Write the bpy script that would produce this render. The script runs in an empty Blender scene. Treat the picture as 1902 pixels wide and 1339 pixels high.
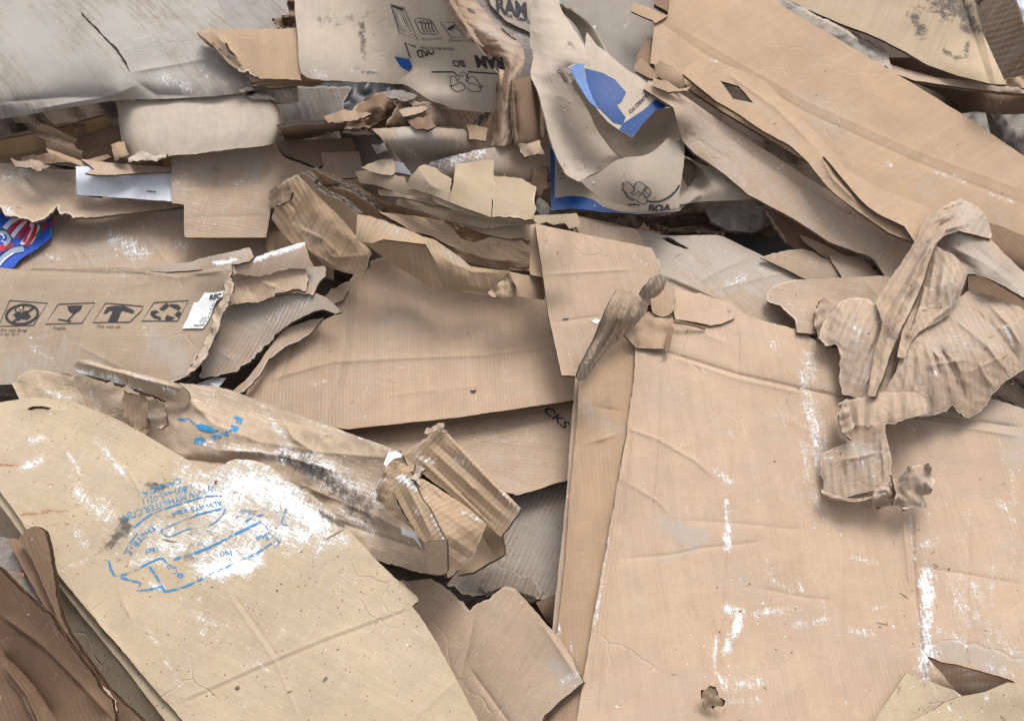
import bpy, math, random
import numpy as np
from mathutils import Vector, Matrix
from mathutils.geometry import delaunay_2d_cdt

# ------------------------------------------------------------------ camera, sky, sun, exposure
SC = bpy.context.scene
COL = SC.collection
SLOPE = 0.268                                    # the heap rises away from the viewer
CAM = np.array([0.0, 0.0, 2.10])
PITCH = math.radians(50.0)
FOCAL = 42.0
cam_d = bpy.data.cameras.new('camera'); cam = bpy.data.objects.new('camera', cam_d); COL.objects.link(cam)
cam.location = CAM; cam.rotation_euler = (math.radians(90) - PITCH, 0, 0)
cam_d.lens = FOCAL; cam_d.sensor_width = 36.0; cam_d.clip_start = 0.05; cam_d.clip_end = 200
SC.camera = cam
SC.cycles.max_bounces = 6; SC.cycles.diffuse_bounces = 4; SC.cycles.use_adaptive_sampling = True; SC.cycles.adaptive_threshold = 0.03
SUN_EL, SUN_AZ = math.radians(66), math.radians(28)      # azimuth clockwise from +Y (away from the viewer), to the right
w = bpy.data.worlds.new('World'); SC.world = w; w.use_nodes = True
nt = w.node_tree; nt.nodes.clear()
sky = nt.nodes.new('ShaderNodeTexSky'); sky.sky_type = 'NISHITA'; sky.sun_disc = False
sky.sun_elevation = SUN_EL; sky.sun_rotation = SUN_AZ; sky.dust_density = 4.0; sky.air_density = 1.0; sky.ozone_density = 1.0
hs = nt.nodes.new('ShaderNodeHueSaturation'); hs.inputs['Saturation'].default_value = 0.18     # an overcast sky is nearly grey
bg = nt.nodes.new('ShaderNodeBackground'); bg.inputs['Strength'].default_value = 0.135
wo = nt.nodes.new('ShaderNodeOutputWorld')
nt.links.new(sky.outputs[0], hs.inputs['Color']); nt.links.new(hs.outputs[0], bg.inputs['Color']); nt.links.new(bg.outputs[0], wo.inputs[0])
sun_d = bpy.data.lights.new('sun', 'SUN'); sun = bpy.data.objects.new('sun', sun_d); COL.objects.link(sun)
sun_d.energy = 1.2; sun_d.angle = math.radians(25); sun_d.color = (1.0, 0.975, 0.94)
sd = Vector((math.sin(SUN_AZ) * math.cos(SUN_EL), math.cos(SUN_AZ) * math.cos(SUN_EL), math.sin(SUN_EL)))
sun.rotation_euler = sd.to_track_quat('Z', 'Y').to_euler(); sun.location = (1, 3, 5)
SC.view_settings.view_transform = 'Standard'; SC.view_settings.look = 'None'
SC.view_settings.exposure = 0.69; SC.view_settings.gamma = 1.0; SC.view_settings.use_curve_mapping = False

# ------------------------------------------------------------------ points on the heap
TANH = 18.0 / FOCAL
FWD = np.array([0, math.cos(PITCH), -math.sin(PITCH)]); UPV = np.array([0, math.sin(PITCH), math.cos(PITCH)])
def world(px, py, h):
    """point of the heap h mm above its sloping bed, for a traced outline point"""
    u = (np.asarray(px, float) - 951.0) / 951.0 * TANH; v = (669.5 - np.asarray(py, float)) / 951.0 * TANH
    d = np.stack([u, FWD[1] + UPV[1] * v, FWD[2] + UPV[2] * v], -1)
    t = (CAM[2] - np.asarray(h, float) * 0.001) / (SLOPE * d[..., 1] - d[..., 2])
    return CAM + d * t[..., None]

# ------------------------------------------------------------------ noise (numpy)
def _hash(ix, iy, seed):
    a = (ix.astype(np.int64) * 374761393 + iy.astype(np.int64) * 668265263 + seed * 1442695041) & 0xFFFFFFFF
    a = ((a ^ (a >> 13)) * 1274126177) & 0xFFFFFFFF
    a = a ^ (a >> 16)
    return (a & 0xFFFFFF) / float(0xFFFFFF) * 2 - 1
def vnoise(x, y, seed=0):
    ix = np.floor(x); iy = np.floor(y); fx = x - ix; fy = y - iy
    fx = fx * fx * (3 - 2 * fx); fy = fy * fy * (3 - 2 * fy)
    a = _hash(ix, iy, seed); b = _hash(ix + 1, iy, seed); c = _hash(ix, iy + 1, seed); d = _hash(ix + 1, iy + 1, seed)
    return (a * (1 - fx) + b * fx) * (1 - fy) + (c * (1 - fx) + d * fx) * fy
def fbm(x, y, seed=0, oct=4):
    s = 0; a = 1.0; t = 0
    for o in range(oct):
        s = s + a * vnoise(x * 2**o, y * 2**o, seed + o * 17); t += a; a *= 0.5
    return s / t
def tri(v):
    v = v - np.floor(v); return np.abs(v * 2 - 1) * 2 - 1
def crumple(x, y, amp, scale, seed=0, k=7, direc=None, spread=1.6):
    rs = random.Random(seed * 7 + 3); out = 0
    wx = x + scale * 0.16 * fbm(x / scale * 0.7, y / scale * 0.7, seed + 5, 3)
    wy = y + scale * 0.16 * fbm(x / scale * 0.7, y / scale * 0.7, seed + 9, 3)
    for i in range(k):
        a = rs.uniform(0, math.pi) if direc is None else math.radians(direc) + rs.gauss(0, 0.16 * spread)
        L = scale * rs.uniform(0.55, 2.2)
        m = np.clip(0.5 + 2.2 * fbm(x / scale * 0.55 + i * 3.1, y / scale * 0.55, seed + 31 * i, 2), 0, 1)
        out = out + (L / scale) ** 0.8 * m * tri((wx * math.cos(a) + wy * math.sin(a)) / L + rs.random())
    return out * amp / math.sqrt(k)

# ------------------------------------------------------------------ outlines
def parse(s):
    """'x,y x,y': corners; '~6' following edges torn by 6 px; '(' .. ')' curved run"""
    pts = []; torn = 0.0; cur = False
    for tk in s.replace('(', ' ( ').replace(')', ' ) ').split():
        if tk[0] == '~': torn = float(tk[1:])
        elif tk == '(': cur = True
        elif tk == ')':
            cur = False
            if pts: pts[-1][3] = False
        else:
            a, b = tk.split(','); pts.append([float(a), float(b), torn, cur])
    return pts
def cat(p0, p1, p2, p3, t):
    t = t[:, None]
    return 0.5 * ((2 * p1) + (-p0 + p2) * t + (2 * p0 - 5 * p1 + 4 * p2 - p3) * t**2 + (-p0 + 3 * p1 - 3 * p2 + p3) * t**3)
LAST_T = [None]
def outline(s, step=5.0, seed=0, rough=0.5, closed=True):
    P = parse(s); n = len(P); out = []; tw = []
    rng = range(n) if closed else range(n - 1)
    for i in rng:
        a = np.array(P[i][:2]); b = np.array(P[(i + 1) % n][:2]); L = np.linalg.norm(b - a)
        st = min(step, 3.2) if P[i][2] > 0 else step
        m = max(1, int(round(L / st))); t = np.arange(m) / m
        if P[i][3]:
            j0 = (i - 1) % n; p0 = np.array(P[j0][:2]) if P[j0][3] else a
            p3 = np.array(P[(i + 2) % n][:2]) if P[(i + 1) % n][3] else b
            q = cat(p0, a, b, p3, t)
        else:
            q = a + (b - a) * t[:, None]
        out.append(q); tw += [max(P[i][2], rough) if k else min(max(P[i][2], rough), max(P[i - 1][2], rough)) for k in range(m)]
    if not closed: out.append(np.array([P[-1][:2]])); tw.append(rough)
    q = np.concatenate(out); tw = np.array(tw)
    s_ = np.cumsum(np.r_[0, np.linalg.norm(np.diff(q, axis=0), axis=1)])
    nx = fbm(s_ / 26.0, s_ * 0 + 3.3, seed + 1, 4) + .75 * fbm(s_ / 8.0, s_ * 0 + 5.3, seed + 6, 3); ny = fbm(s_ / 26.0, s_ * 0 + 9.1, seed + 2, 4) + .75 * fbm(s_ / 8.0, s_ * 0 + 2.1, seed + 7, 3)
    LAST_T[0] = tw
    return q + np.stack([nx, ny], -1) * tw[:, None] * 1.5
def inside(poly, x, y):
    x = np.asarray(x); y = np.asarray(y); r = np.zeros(x.shape, bool)
    bx0, by0 = poly.min(0); bx1, by1 = poly.max(0)
    sel = (x >= bx0) & (x <= bx1) & (y >= by0) & (y <= by1)
    xs = x[sel]; ys = y[sel]; rr = np.zeros(xs.shape, bool); n = len(poly)
    for i in range(n):
        x0, y0 = poly[i]; x1, y1 = poly[(i + 1) % n]
        if y0 == y1: continue
        c = (y0 > ys) != (y1 > ys)
        rr ^= c & (xs < (x1 - x0) * (ys - y0) / (y1 - y0) + x0)
    r[sel] = rr
    return r
def dist_poly(x, y, pts):
    """distance to an open polyline"""
    d = np.full(np.shape(x), 1e9)
    for (ax, ay), (bx, by) in zip(pts[:-1], pts[1:]):
        vx, vy = bx - ax, by - ay; L = vx * vx + vy * vy + 1e-9
        t = np.clip(((x - ax) * vx + (y - ay) * vy) / L, 0, 1)
        d = np.minimum(d, np.hypot(x - ax - t * vx, y - ay - t * vy))
    return d
def pl(s):
    return [tuple(float(v) for v in t.split(',')) for t in s.split()]

# ------------------------------------------------------------------ what already lies there: a height map of the heap
GS = 4.0; GX0, GY0 = -200.0, -200.0; GW, GH = int(2302 / GS) + 1, int(1740 / GS) + 1
gx = GX0 + np.arange(GW) * GS; gy = GY0 + np.arange(GH) * GS
GXX, GYY = np.meshgrid(gx, gy)
B = np.full((GH, GW), -220.0)
def dilate(a, r):
    o = a.copy()
    for k in range(1, r + 1):
        o[:, k:] = np.maximum(o[:, k:], a[:, :-k]); o[:, :-k] = np.maximum(o[:, :-k], a[:, k:])
    a = o.copy()
    for k in range(1, r + 1):
        o[k:] = np.maximum(o[k:], a[:-k]); o[:-k] = np.maximum(o[:-k], a[k:])
    return o
def blur(a, s):
    if s <= 0: return a
    R = int(3 * s); k = np.exp(-0.5 * (np.arange(-R, R + 1) / s) ** 2); k /= k.sum()
    p = np.pad(a, ((0, 0), (R, R)), 'edge'); a = sum(k[i] * p[:, i:i + a.shape[1]] for i in range(2 * R + 1))
    p = np.pad(a, ((R, R), (0, 0)), 'edge'); return sum(k[i] * p[i:i + a.shape[0]] for i in range(2 * R + 1))
def gsample(G, x, y):
    fx = np.clip((np.asarray(x) - GX0) / GS, 0, GW - 1.001); fy = np.clip((np.asarray(y) - GY0) / GS, 0, GH - 1.001)
    ix = fx.astype(int); iy = fy.astype(int); fx = fx - ix; fy = fy - iy
    return (G[iy, ix] * (1 - fx) + G[iy, ix + 1] * fx) * (1 - fy) + (G[iy + 1, ix] * (1 - fx) + G[iy + 1, ix + 1] * fx) * fy
def hfield(H):
    """thin plate through control heights (mm)"""
    if not isinstance(H, (list, tuple)): return lambda x, y: np.full(np.shape(x), float(H))
    A = np.array(H, float); P = A[:, :2] / 200.0; n = len(A)
    if n == 1: return lambda x, y: np.full(np.shape(x), A[0, 2])
    def U(r2): return np.where(r2 > 0, 0.5 * r2 * np.log(r2 + 1e-12), 0)
    K = U(((P[:, None] - P[None]) ** 2).sum(-1)) + np.eye(n) * 1e-3
    T = np.c_[np.ones(n), P]; M = np.zeros((n + 3, n + 3)); M[:n, :n] = K; M[:n, n:] = T; M[n:, :n] = T.T
    c = np.linalg.lstsq(M, np.r_[A[:, 2], 0, 0, 0], rcond=1e-9)[0]
    def f(x, y):
        X = np.asarray(x) / 200.0; Y = np.asarray(y) / 200.0
        o = c[n] + c[n + 1] * X + c[n + 2] * Y
        for i in range(n): o = o + c[i] * U((X - P[i, 0]) ** 2 + (Y - P[i, 1]) ** 2)
        return o
    return f

# ------------------------------------------------------------------ meshes
def new_obj(name, verts, faces, mats, fmat=None, uv=None, attrs=None, smooth=True, parent=None):
    c = verts.mean(0) if parent is None else np.array(root_loc(parent))
    me = bpy.data.meshes.new(name)
    v = (verts - c).astype(np.float32)
    me.vertices.add(len(v)); me.vertices.foreach_set('co', v.ravel())
    loops = np.concatenate([np.asarray(f, np.int32).ravel() for f in faces])
    tot = np.concatenate([np.full(len(f), f.shape[1], np.int32) for f in faces])
    me.loops.add(len(loops)); me.loops.foreach_set('vertex_index', loops)
    me.polygons.add(len(tot)); me.polygons.foreach_set('loop_start', np.r_[0, np.cumsum(tot)[:-1]].astype(np.int32))
    if fmat is not None: me.polygons.foreach_set('material_index', fmat.astype(np.int32))
    me.update(calc_edges=True)
    me.polygons.foreach_set('use_smooth', np.full(len(tot), smooth))
    if uv is not None:
        l = me.uv_layers.new(name='UVMap'); l.data.foreach_set('uv', uv[loops].astype(np.float32).ravel())
    for k, a in (attrs or {}).items():
        at = me.attributes.new(k, 'FLOAT', 'POINT'); at.data.foreach_set('value', a.astype(np.float32))
    for m in mats: me.materials.append(m)
    me.validate()
    o = bpy.data.objects.new(name, me); COL.objects.link(o)
    if parent is None: o.location = c
    else: o.parent = parent
    return o
ROOTS = {}
def root_loc(p):
    l = np.zeros(3)
    while p is not None: l = l + np.array(p.location); p = p.parent
    return l
def tag(o, label=None, catg=None, group=None, kind=None):
    if label: o['label'] = label
    if catg: o['category'] = catg
    if group: o['group'] = group
    if kind: o['kind'] = kind
    return o
def thing(name, label, catg, px, py, h, group=None):
    o = bpy.data.objects.new(name, None); COL.objects.link(o); o.empty_display_size = 0.05
    o.location = world(px, py, h); return tag(o, label, catg, group)

def plane_above(X, Y, R, mask):
    """the lift (a plane, never below 0 on average) that rests a stiff sheet on the highest things under it"""
    iy, ix = np.where(mask); k = max(1, len(iy) // 900); iy = iy[::k]; ix = ix[::k]
    x = X[iy, ix]; y = Y[iy, ix]; r = np.maximum(R[iy, ix], 0.0)
    if r.max() <= 0: return np.zeros_like(X)
    cx, cy = x.mean(), y.mean(); s = max(np.ptp(x), np.ptp(y), 40.0); u = (x - cx) / s; v = (y - cy) / s
    act = [int(np.argmax(r)), int(np.argmax(r + u * 20)), int(np.argmax(r - u * 20)), int(np.argmax(r + v * 20)), int(np.argmax(r - v * 20))]
    best = None; lim = 0.07 * s
    for it in range(10):
        act = list(dict.fromkeys(act)); c = None
        cand = []
        for a in range(len(act)):
            cand.append((r[act[a]], 0.0, 0.0))
            for b in range(a + 1, len(act)):
                for d in range(b + 1, len(act)):
                    q = [act[a], act[b], act[d]]; M = np.array([[1, u[i], v[i]] for i in q])
                    if abs(np.linalg.det(M)) < 1e-3: continue
                    cand.append(tuple(np.linalg.solve(M, r[q])))
        for p in cand:
            if abs(p[1]) > lim or abs(p[2]) > lim: continue
            if all(p[0] + p[1] * u[i] + p[2] * v[i] >= r[i] - 1e-6 for i in act) and (c is None or p[0] < c[0]): c = p
        if c is None: c = (r.max(), 0., 0.)
        best = c; viol = r - (c[0] + c[1] * u + c[2] * v); j = int(np.argmax(viol))
        if viol[j] < 1.0 or len(act) > 13: break
        act.append(j)
    return best[0] + best[1] * (X - cx) / s + best[2] * (Y - cy) / s
DEBUG = 0
def flutes(x0, y0, dx, dy, nx, ny, n, a, w_=4):
    """n parallel crushed flutes, alternately up and down"""
    return [('%.1f,%.1f %.1f,%.1f' % (x0 + nx * i, y0 + ny * i, x0 + nx * i + dx, y0 + ny * i + dy), (a, -a * .8)[i % 2] * (1, .6, .85, 1.1, .5)[i % 5], w_) for i in range(n)]
class Field: pass
SEED = [11]
def marks_attr(x, y, marks, seed):
    A = {k: np.zeros(len(x)) for k in ('plaster', 'dirt', 'dust', 'rust')}
    nm = dict(p='plaster', d='dirt', u='dust', b='rust')
    for m in (marks or []):
        k, pts, wd, st = m[:4]
        d = dist_poly(x, y, pl(pts) if ' ' in pts else pl(pts) * 2)
        wob = 1 + 0.55 * fbm(x / (wd * 1.3), y / (wd * 1.3), seed + 77, 3)
        A[nm[k]] = np.maximum(A[nm[k]], st * np.exp(-(d / (wd * wob * .95)) ** 2))
    return A
def S(name, label, catg, out, H, mat, grain=0.0, t=4.0, folds=(), crum=None, holes=(), marks=None, parent=None,
      res=7.0, group=None, r=10, wave=2.0, edge=None, free=False, fl=None, rough=0.5, part_label=None, stiff=0.4, lift=0.0):
    """a sheet of board cut to an outline, lying on whatever is under it"""
    SEED[0] += 13; seed = SEED[0]
    O = outline(out, min(res, 5.0), seed, rough); tw0 = LAST_T[0].copy()
    hol = [outline(h, 4.0, seed + 5 + i, rough) for i, h in enumerate(holes)]
    hf = hfield(H); fo = [(pl(f[0]), f[1], f[2]) for f in folds]
    def desired(x, y):
        h = hf(x, y)
        if wave: h = h + wave * fbm(x / 170.0, y / 170.0, seed, 3) * 1.6
        for p, a, wd in fo: h = h + np.clip(np.minimum(np.hypot(x - p[0][0], y - p[0][1]), np.hypot(x - p[-1][0], y - p[-1][1])) / 30., .25, 1) * a * 1.25 * np.exp(-dist_poly(x, y, p) / wd)
        if crum:
            dr = crum[2] if len(crum) > 2 else None
            h = h + crumple(x, y, crum[0] * 1.2, crum[1], seed, 7, dr) + crumple(x, y, crum[0] * .5, crum[1] * .5, seed + 3, 6, dr, 3.0) + (crumple(x, y, crum[0] * .3, crum[1] * .25, seed + 5, 6) if crum[0] >= 1.8 else 0)
        return h
    t = t * 1.35; F = Field(); clear = t + 1.0
    m = inside(O, GXX, GYY)
    if m.any():
        iy, ix = np.where(m); y0, y1, x0, x1 = max(iy.min() - 14, 0), min(iy.max() + 15, GH), max(ix.min() - 14, 0), min(ix.max() + 15, GW)
    else:
        cx, cy = O.mean(0); x0 = int((cx - GX0) / GS) - 8; y0 = int((cy - GY0) / GS) - 8; x1 = x0 + 16; y1 = y0 + 16
    sx, sy = GXX[y0:y1, x0:x1], GYY[y0:y1, x0:x1]; mm = dilate(m[y0:y1, x0:x1].astype(float), 1) > 0
    D = desired(sx, sy)
    if free: E = D * 0
    else:
        raw = B[y0:y1, x0:x1] + clear - D
        if m.any() and stiff: PLn = plane_above(sx, sy, raw, mm) * stiff
        else: PLn = 0 * D
        ex = np.where(mm, np.maximum(0, raw - PLn), 0)
        E = blur(dilate(ex, r), r * 0.45)
        E = np.maximum(E, np.where(mm, ex, 0)); E = blur(E, 0.8); E = np.maximum(E, ex) + PLn + lift
    Ef = np.zeros_like(B); Ef[y0:y1, x0:x1] = E
    F.h = lambda x, y: desired(x, y) + gsample(Ef, x, y)
    F.poly = O
    if DEBUG and PLn.max() > 25 if not free else False: print('LIFT', name, (label or part_label or '')[:40], round(float(PLn[mm].min())), round(float(PLn[mm].max())), 'E', round(float(E[mm].max())))
    if m.any():
        ms = m[y0:y1, x0:x1]
        for hp in hol: ms = ms & ~inside(hp, sx, sy)
        Bs = B[y0:y1, x0:x1]; Bs[ms] = np.maximum(Bs[ms], (D + E)[ms])
    # points
    a0, b0 = O.min(0); a1, b1 = O.max(0)
    X, Y = np.meshgrid(np.arange(a0 + res * .5, a1, res), np.arange(b0 + res * .5, b1, res * .87))
    X = X + (np.arange(X.shape[0]) % 2)[:, None] * res * .5
    rg = np.random.RandomState(seed); X = X + rg.uniform(-.18, .18, X.shape) * res; Y = Y + rg.uniform(-.18, .18, X.shape) * res
    X = X.ravel(); Y = Y.ravel(); k = inside(O, X, Y)
    for hp in hol: k &= ~inside(hp, X, Y)
    X = X[k]; Y = Y[k]
    if fo:
        fx_, fy_ = [], []
        for pp, a_, wd in fo:
            q = np.array(pp)
            for i in range(len(q) - 1):
                d = q[i + 1] - q[i]; Ln = np.linalg.norm(d); n_ = np.array([-d[1], d[0]]) / (Ln + 1e-9); k_ = max(2, int(Ln / 4.5))
                for off in (-5.5, -2.4, 0, 2.4, 5.5):
                    s_ = q[i] + d * (np.arange(k_)[:, None] / k_) + n_ * off; fx_.append(s_[:, 0]); fy_.append(s_[:, 1])
        fx_ = np.concatenate(fx_); fy_ = np.concatenate(fy_); dd = np.full(len(X), 1e9)
        for pp, a_, wd in fo: dd = np.minimum(dd, dist_poly(X, Y, pp))
        X = X[dd > 8]; Y = Y[dd > 8]
        kf = inside(O, fx_, fy_)
        for hp in hol: kf &= ~inside(hp, fx_, fy_)
        X = np.concatenate([X, fx_[kf]]); Y = np.concatenate([Y, fy_[kf]])
    # drop interior points too close to the rim
    rim = np.concatenate([O] + hol); keep = np.ones(len(X), bool)
    for i in range(0, len(rim), 400):
        q = rim[i:i + 400]; d2 = ((X[:, None] - q[None, :, 0]) ** 2 + (Y[:, None] - q[None, :, 1]) ** 2).min(1) if len(X) else np.zeros(0)
        keep &= d2 > (min(res, 5) * .42) ** 2
    X = X[keep]; Y = Y[keep]
    pts = np.concatenate([rim, np.stack([X, Y], -1)]); eds = []; base = 0
    for lp in [O] + hol:
        n = len(lp); eds += [(base + i, base + (i + 1) % n) for i in range(n)]; base += n
    vo, eo, fo_, ov, oe, of = delaunay_2d_cdt([Vector((float(a), float(b))) for a, b in pts], eds, [], 0, 1e-5, False)
    P = np.array([(v[0], v[1]) for v in vo]); T = np.array([f for f in fo_ if len(f) == 3], np.int32)
    cen = P[T].mean(1); k = inside(O, cen[:, 0], cen[:, 1])
    for hp in hol: k &= ~inside(hp, cen[:, 0], cen[:, 1])
    T = T[k]
    p0, p1, p2 = P[T[:, 0]], P[T[:, 1]], P[T[:, 2]]
    ar = (p1[:, 0] - p0[:, 0]) * (p2[:, 1] - p0[:, 1]) - (p1[:, 1] - p0[:, 1]) * (p2[:, 0] - p0[:, 0])
    T[ar > 0] = T[ar > 0][:, ::-1]; T = T[np.abs(ar) > 1e-3]
    us = np.unique(T); rm = np.full(len(P), -1); rm[us] = np.arange(len(us)); P = P[us]; T = rm[T]
    W = world(P[:, 0], P[:, 1], F.h(P[:, 0], P[:, 1]))
    at = marks_attr(P[:, 0], P[:, 1], marks, seed); at['ply'] = np.zeros(len(P)); plk = min(1.0, max(0.0, (min(np.ptp(O[:, 0]), np.ptp(O[:, 1])) - 30) / 60)); tr = O[tw0 >= 1.9]; ta = tw0[tw0 >= 1.9]
    for i in range(0, len(tr), 300):
        d2 = np.sqrt(((P[:, None] - tr[None, i:i + 300]) ** 2).sum(-1)); at['ply'] = np.maximum(at['ply'], np.clip(1.1 - d2 / (2.5 + 1.3 * ta[None, i:i + 300]), 0, 1).max(1) * plk)
    o = slab(name, P, W, T, t, mat, edge, grain, at, parent)
    if parent is None: tag(o, label, catg, group)
    elif part_label: o['label'] = part_label
    F.obj = o; o_f = F
    return F
def slab(name, P, W, T, t, mat, edge, grain, attrs, parent, uvw=None):
    n = len(W); tt = t * 0.001
    fn = np.cross(W[T[:, 1]] - W[T[:, 0]], W[T[:, 2]] - W[T[:, 0]])
    N = np.zeros_like(W)
    for i in range(3): np.add.at(N, T[:, i], fn)
    N /= np.linalg.norm(N, axis=1)[:, None] + 1e-12
    up = np.sign((N * (CAM - W)).sum(1).mean()) or 1.0
    if up < 0: T = T[:, ::-1]; N = -N
    Wb = W - N * tt
    e = np.concatenate([T[:, [0, 1]], T[:, [1, 2]], T[:, [2, 0]]]).astype(np.int64); key = e[:, 0] * n + e[:, 1]; rev = e[:, 1] * n + e[:, 0]
    bd = e[~np.isin(key, rev)]
    m = len(bd)
    V = np.concatenate([W, Wb, W[bd[:, 0]], W[bd[:, 1]], Wb[bd[:, 1]], Wb[bd[:, 0]]])
    b0 = 2 * n + np.arange(m); Q = np.stack([b0 + m, b0, b0 + 3 * m, b0 + 2 * m], -1)
    g = math.radians(grain)
    if uvw is None:
        c = W.mean(0); s = math.sqrt(1 + SLOPE ** 2)
        ux = W[:, 0] - c[0]; uy = (W[:, 1] - c[1]) * s
        uv = np.stack([ux * math.cos(g) + uy * math.sin(g), -ux * math.sin(g) + uy * math.cos(g)], -1)
    else: uv = uvw
    off = (hash_name(name) % 97) * 1.37
    L = np.linalg.norm(W[bd[:, 1]] - W[bd[:, 0]], axis=1); 
    # running length along the rim (order does not matter much at this size)
    s0 = W[bd[:, 0]] @ np.array([1, 1, .3]); s1 = W[bd[:, 1]] @ np.array([1, 1, .3])
    ue = np.concatenate([np.stack([s0, s0 * 0 + 1], -1), np.stack([s1, s1 * 0 + 1], -1), np.stack([s1, s1 * 0], -1), np.stack([s0, s0 * 0], -1)])
    UV = np.concatenate([uv + off, uv + off + 3.1, ue])
    A = {k: np.concatenate([a, a * 0.3, np.zeros(4 * m)]) for k, a in attrs.items()}
    A.setdefault('ply', np.zeros(2 * n + 4 * m))
    A['under'] = np.concatenate([np.zeros(n), np.ones(n), np.zeros(4 * m)])
    fm = np.concatenate([np.zeros(2 * len(T)), np.ones(m)])
    return new_obj(name, V, [np.concatenate([T, T[:, ::-1] + n]), Q] if m else [np.concatenate([T, T[:, ::-1] + n])],
                   [mat, edge or MAT['edge']], fm, UV, A, True, parent)
def hash_name(s):
    SEED[0] += 1
    return sum(ord(c) * (i + 3) for i, c in enumerate(s)) + SEED[0] * 7
def L(name, label, catg, rails, mat, grain=0.0, t=3.0, n=60, crum=None, marks=None, parent=None, group=None, lift=0.0,
      edge=None, settle=True, part_label=None, torn=0.0, m=None):
    """a bent or rolled sheet lofted through rails of x,y,h points"""
    SEED[0] += 13; seed = SEED[0]
    R = np.array([[[float(v) for v in q.split(',')] for q in r_.split()] for r_ in rails])   # rails x points x 3
    def dens(A, axis, k):
        A = np.moveaxis(A, axis, 0); c = len(A); o = []
        u = np.linspace(0, c - 1, k); i = np.minimum(u.astype(int), c - 2); f = (u - i).reshape(-1, *([1] * (A.ndim - 1)))
        p1 = A[i]; p2 = A[i + 1]; p0 = np.where(i.reshape(f.shape) > 0, A[np.maximum(i - 1, 0)], 2 * p1 - p2)
        p3 = np.where(i.reshape(f.shape) < c - 2, A[np.minimum(i + 2, c - 1)], 2 * p2 - p1)
        q = 0.5 * (2 * p1 + (p2 - p0) * f + (2 * p0 - 5 * p1 + 4 * p2 - p3) * f**2 + (3 * p1 - p0 - 3 * p2 + p3) * f**3)
        return np.moveaxis(q, 0, axis)
    t = t * 1.35; n = int(n * 1.4); m = int((m or max(10, n // 2)) * 1.4)
    G = dens(dens(R, 1, n), 0, m)
    x, y, h = G[..., 0], G[..., 1], G[..., 2]
    if torn:
        f = np.zeros(x.shape); f[0] = f[-1] = 1; f[:, 0] = f[:, -1] = 1; f[1] = np.maximum(f[1], .4); f[-2] = np.maximum(f[-2], .4)
        x = x + f * torn * fbm(x / 14, y / 14, seed, 3) * 1.5; y = y + f * torn * fbm(x / 14, y / 14, seed + 4, 3) * 1.5
    dx = np.linalg.norm(np.diff(world(x, y, h), axis=1), axis=-1).mean(0); dy = np.linalg.norm(np.diff(world(x, y, h), axis=0), axis=-1).mean(1)
    ss = np.r_[0, np.cumsum(dx)]; rr = np.r_[0, np.cumsum(dy)]
    UU, VV = np.meshgrid(ss, rr)
    if crum:
        dr = crum[2] if len(crum) > 2 else None
        h = h + crumple(UU * 1000, VV * 1000, crum[0] * 1.45, crum[1], seed, 7, dr) + crumple(UU * 1000, VV * 1000, crum[0] * .5, crum[1] * .5, seed + 3, 6, dr, 3.0) + crumple(UU * 1000, VV * 1000, crum[0] * .2, crum[1] * .23, seed + 5, 6)
    if settle:
        pen = gsample(B, x, y) + t + 1.5 - h
        if pen.max() > 0:
            h = h + pen.max() * .3; pe = np.maximum(pen - pen.max() * .3, 0)
            h = h + blur(dilate(pe, 5), 2.0) * .9 + .1 * dilate(pe, 2)
    h = h + lift
    for a, b, c in zip(x.ravel(), y.ravel(), h.ravel()):
        i = int(round((a - GX0) / GS)); j = int(round((b - GY0) / GS))
        if 0 <= i < GW and 0 <= j < GH and B[j, i] < c: B[j, i] = c
    W = world(x, y, h).reshape(-1, 3); idx = np.arange(m * n).reshape(m, n)
    a, b, c, d = idx[:-1, :-1].ravel(), idx[:-1, 1:].ravel(), idx[1:, 1:].ravel(), idx[1:, :-1].ravel()
    T = np.concatenate([np.stack([a, c, b], -1), np.stack([a, d, c], -1)])
    g = math.radians(grain); U1 = UU.ravel(); V1 = VV.ravel()
    uvw = np.stack([U1 * math.cos(g) + V1 * math.sin(g), -U1 * math.sin(g) + V1 * math.cos(g)], -1)
    P = np.stack([x.ravel(), y.ravel()], -1)
    o = slab(name, P, W, T, t, mat, edge, grain, marks_attr(P[:, 0], P[:, 1], marks, seed), parent, uvw)
    if parent is None: tag(o, label, catg, group)
    elif part_label: o['label'] = part_label
    F = Field(); F.obj = o
    hh = h
    F.pt = (x, y, h)
    def fh(px, py):
        px = np.atleast_1d(px); py = np.atleast_1d(py); o_ = np.zeros(px.shape)
        for k in range(len(px)):
            d2 = (x - px[k]) ** 2 + (y - py[k]) ** 2; j = np.argsort(d2.ravel())[:4]; wgt = 1 / (d2.ravel()[j] + .5)
            o_[k] = (h.ravel()[j] * wgt).sum() / wgt.sum()
        return o_
    F.h = fh
    return F

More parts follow.
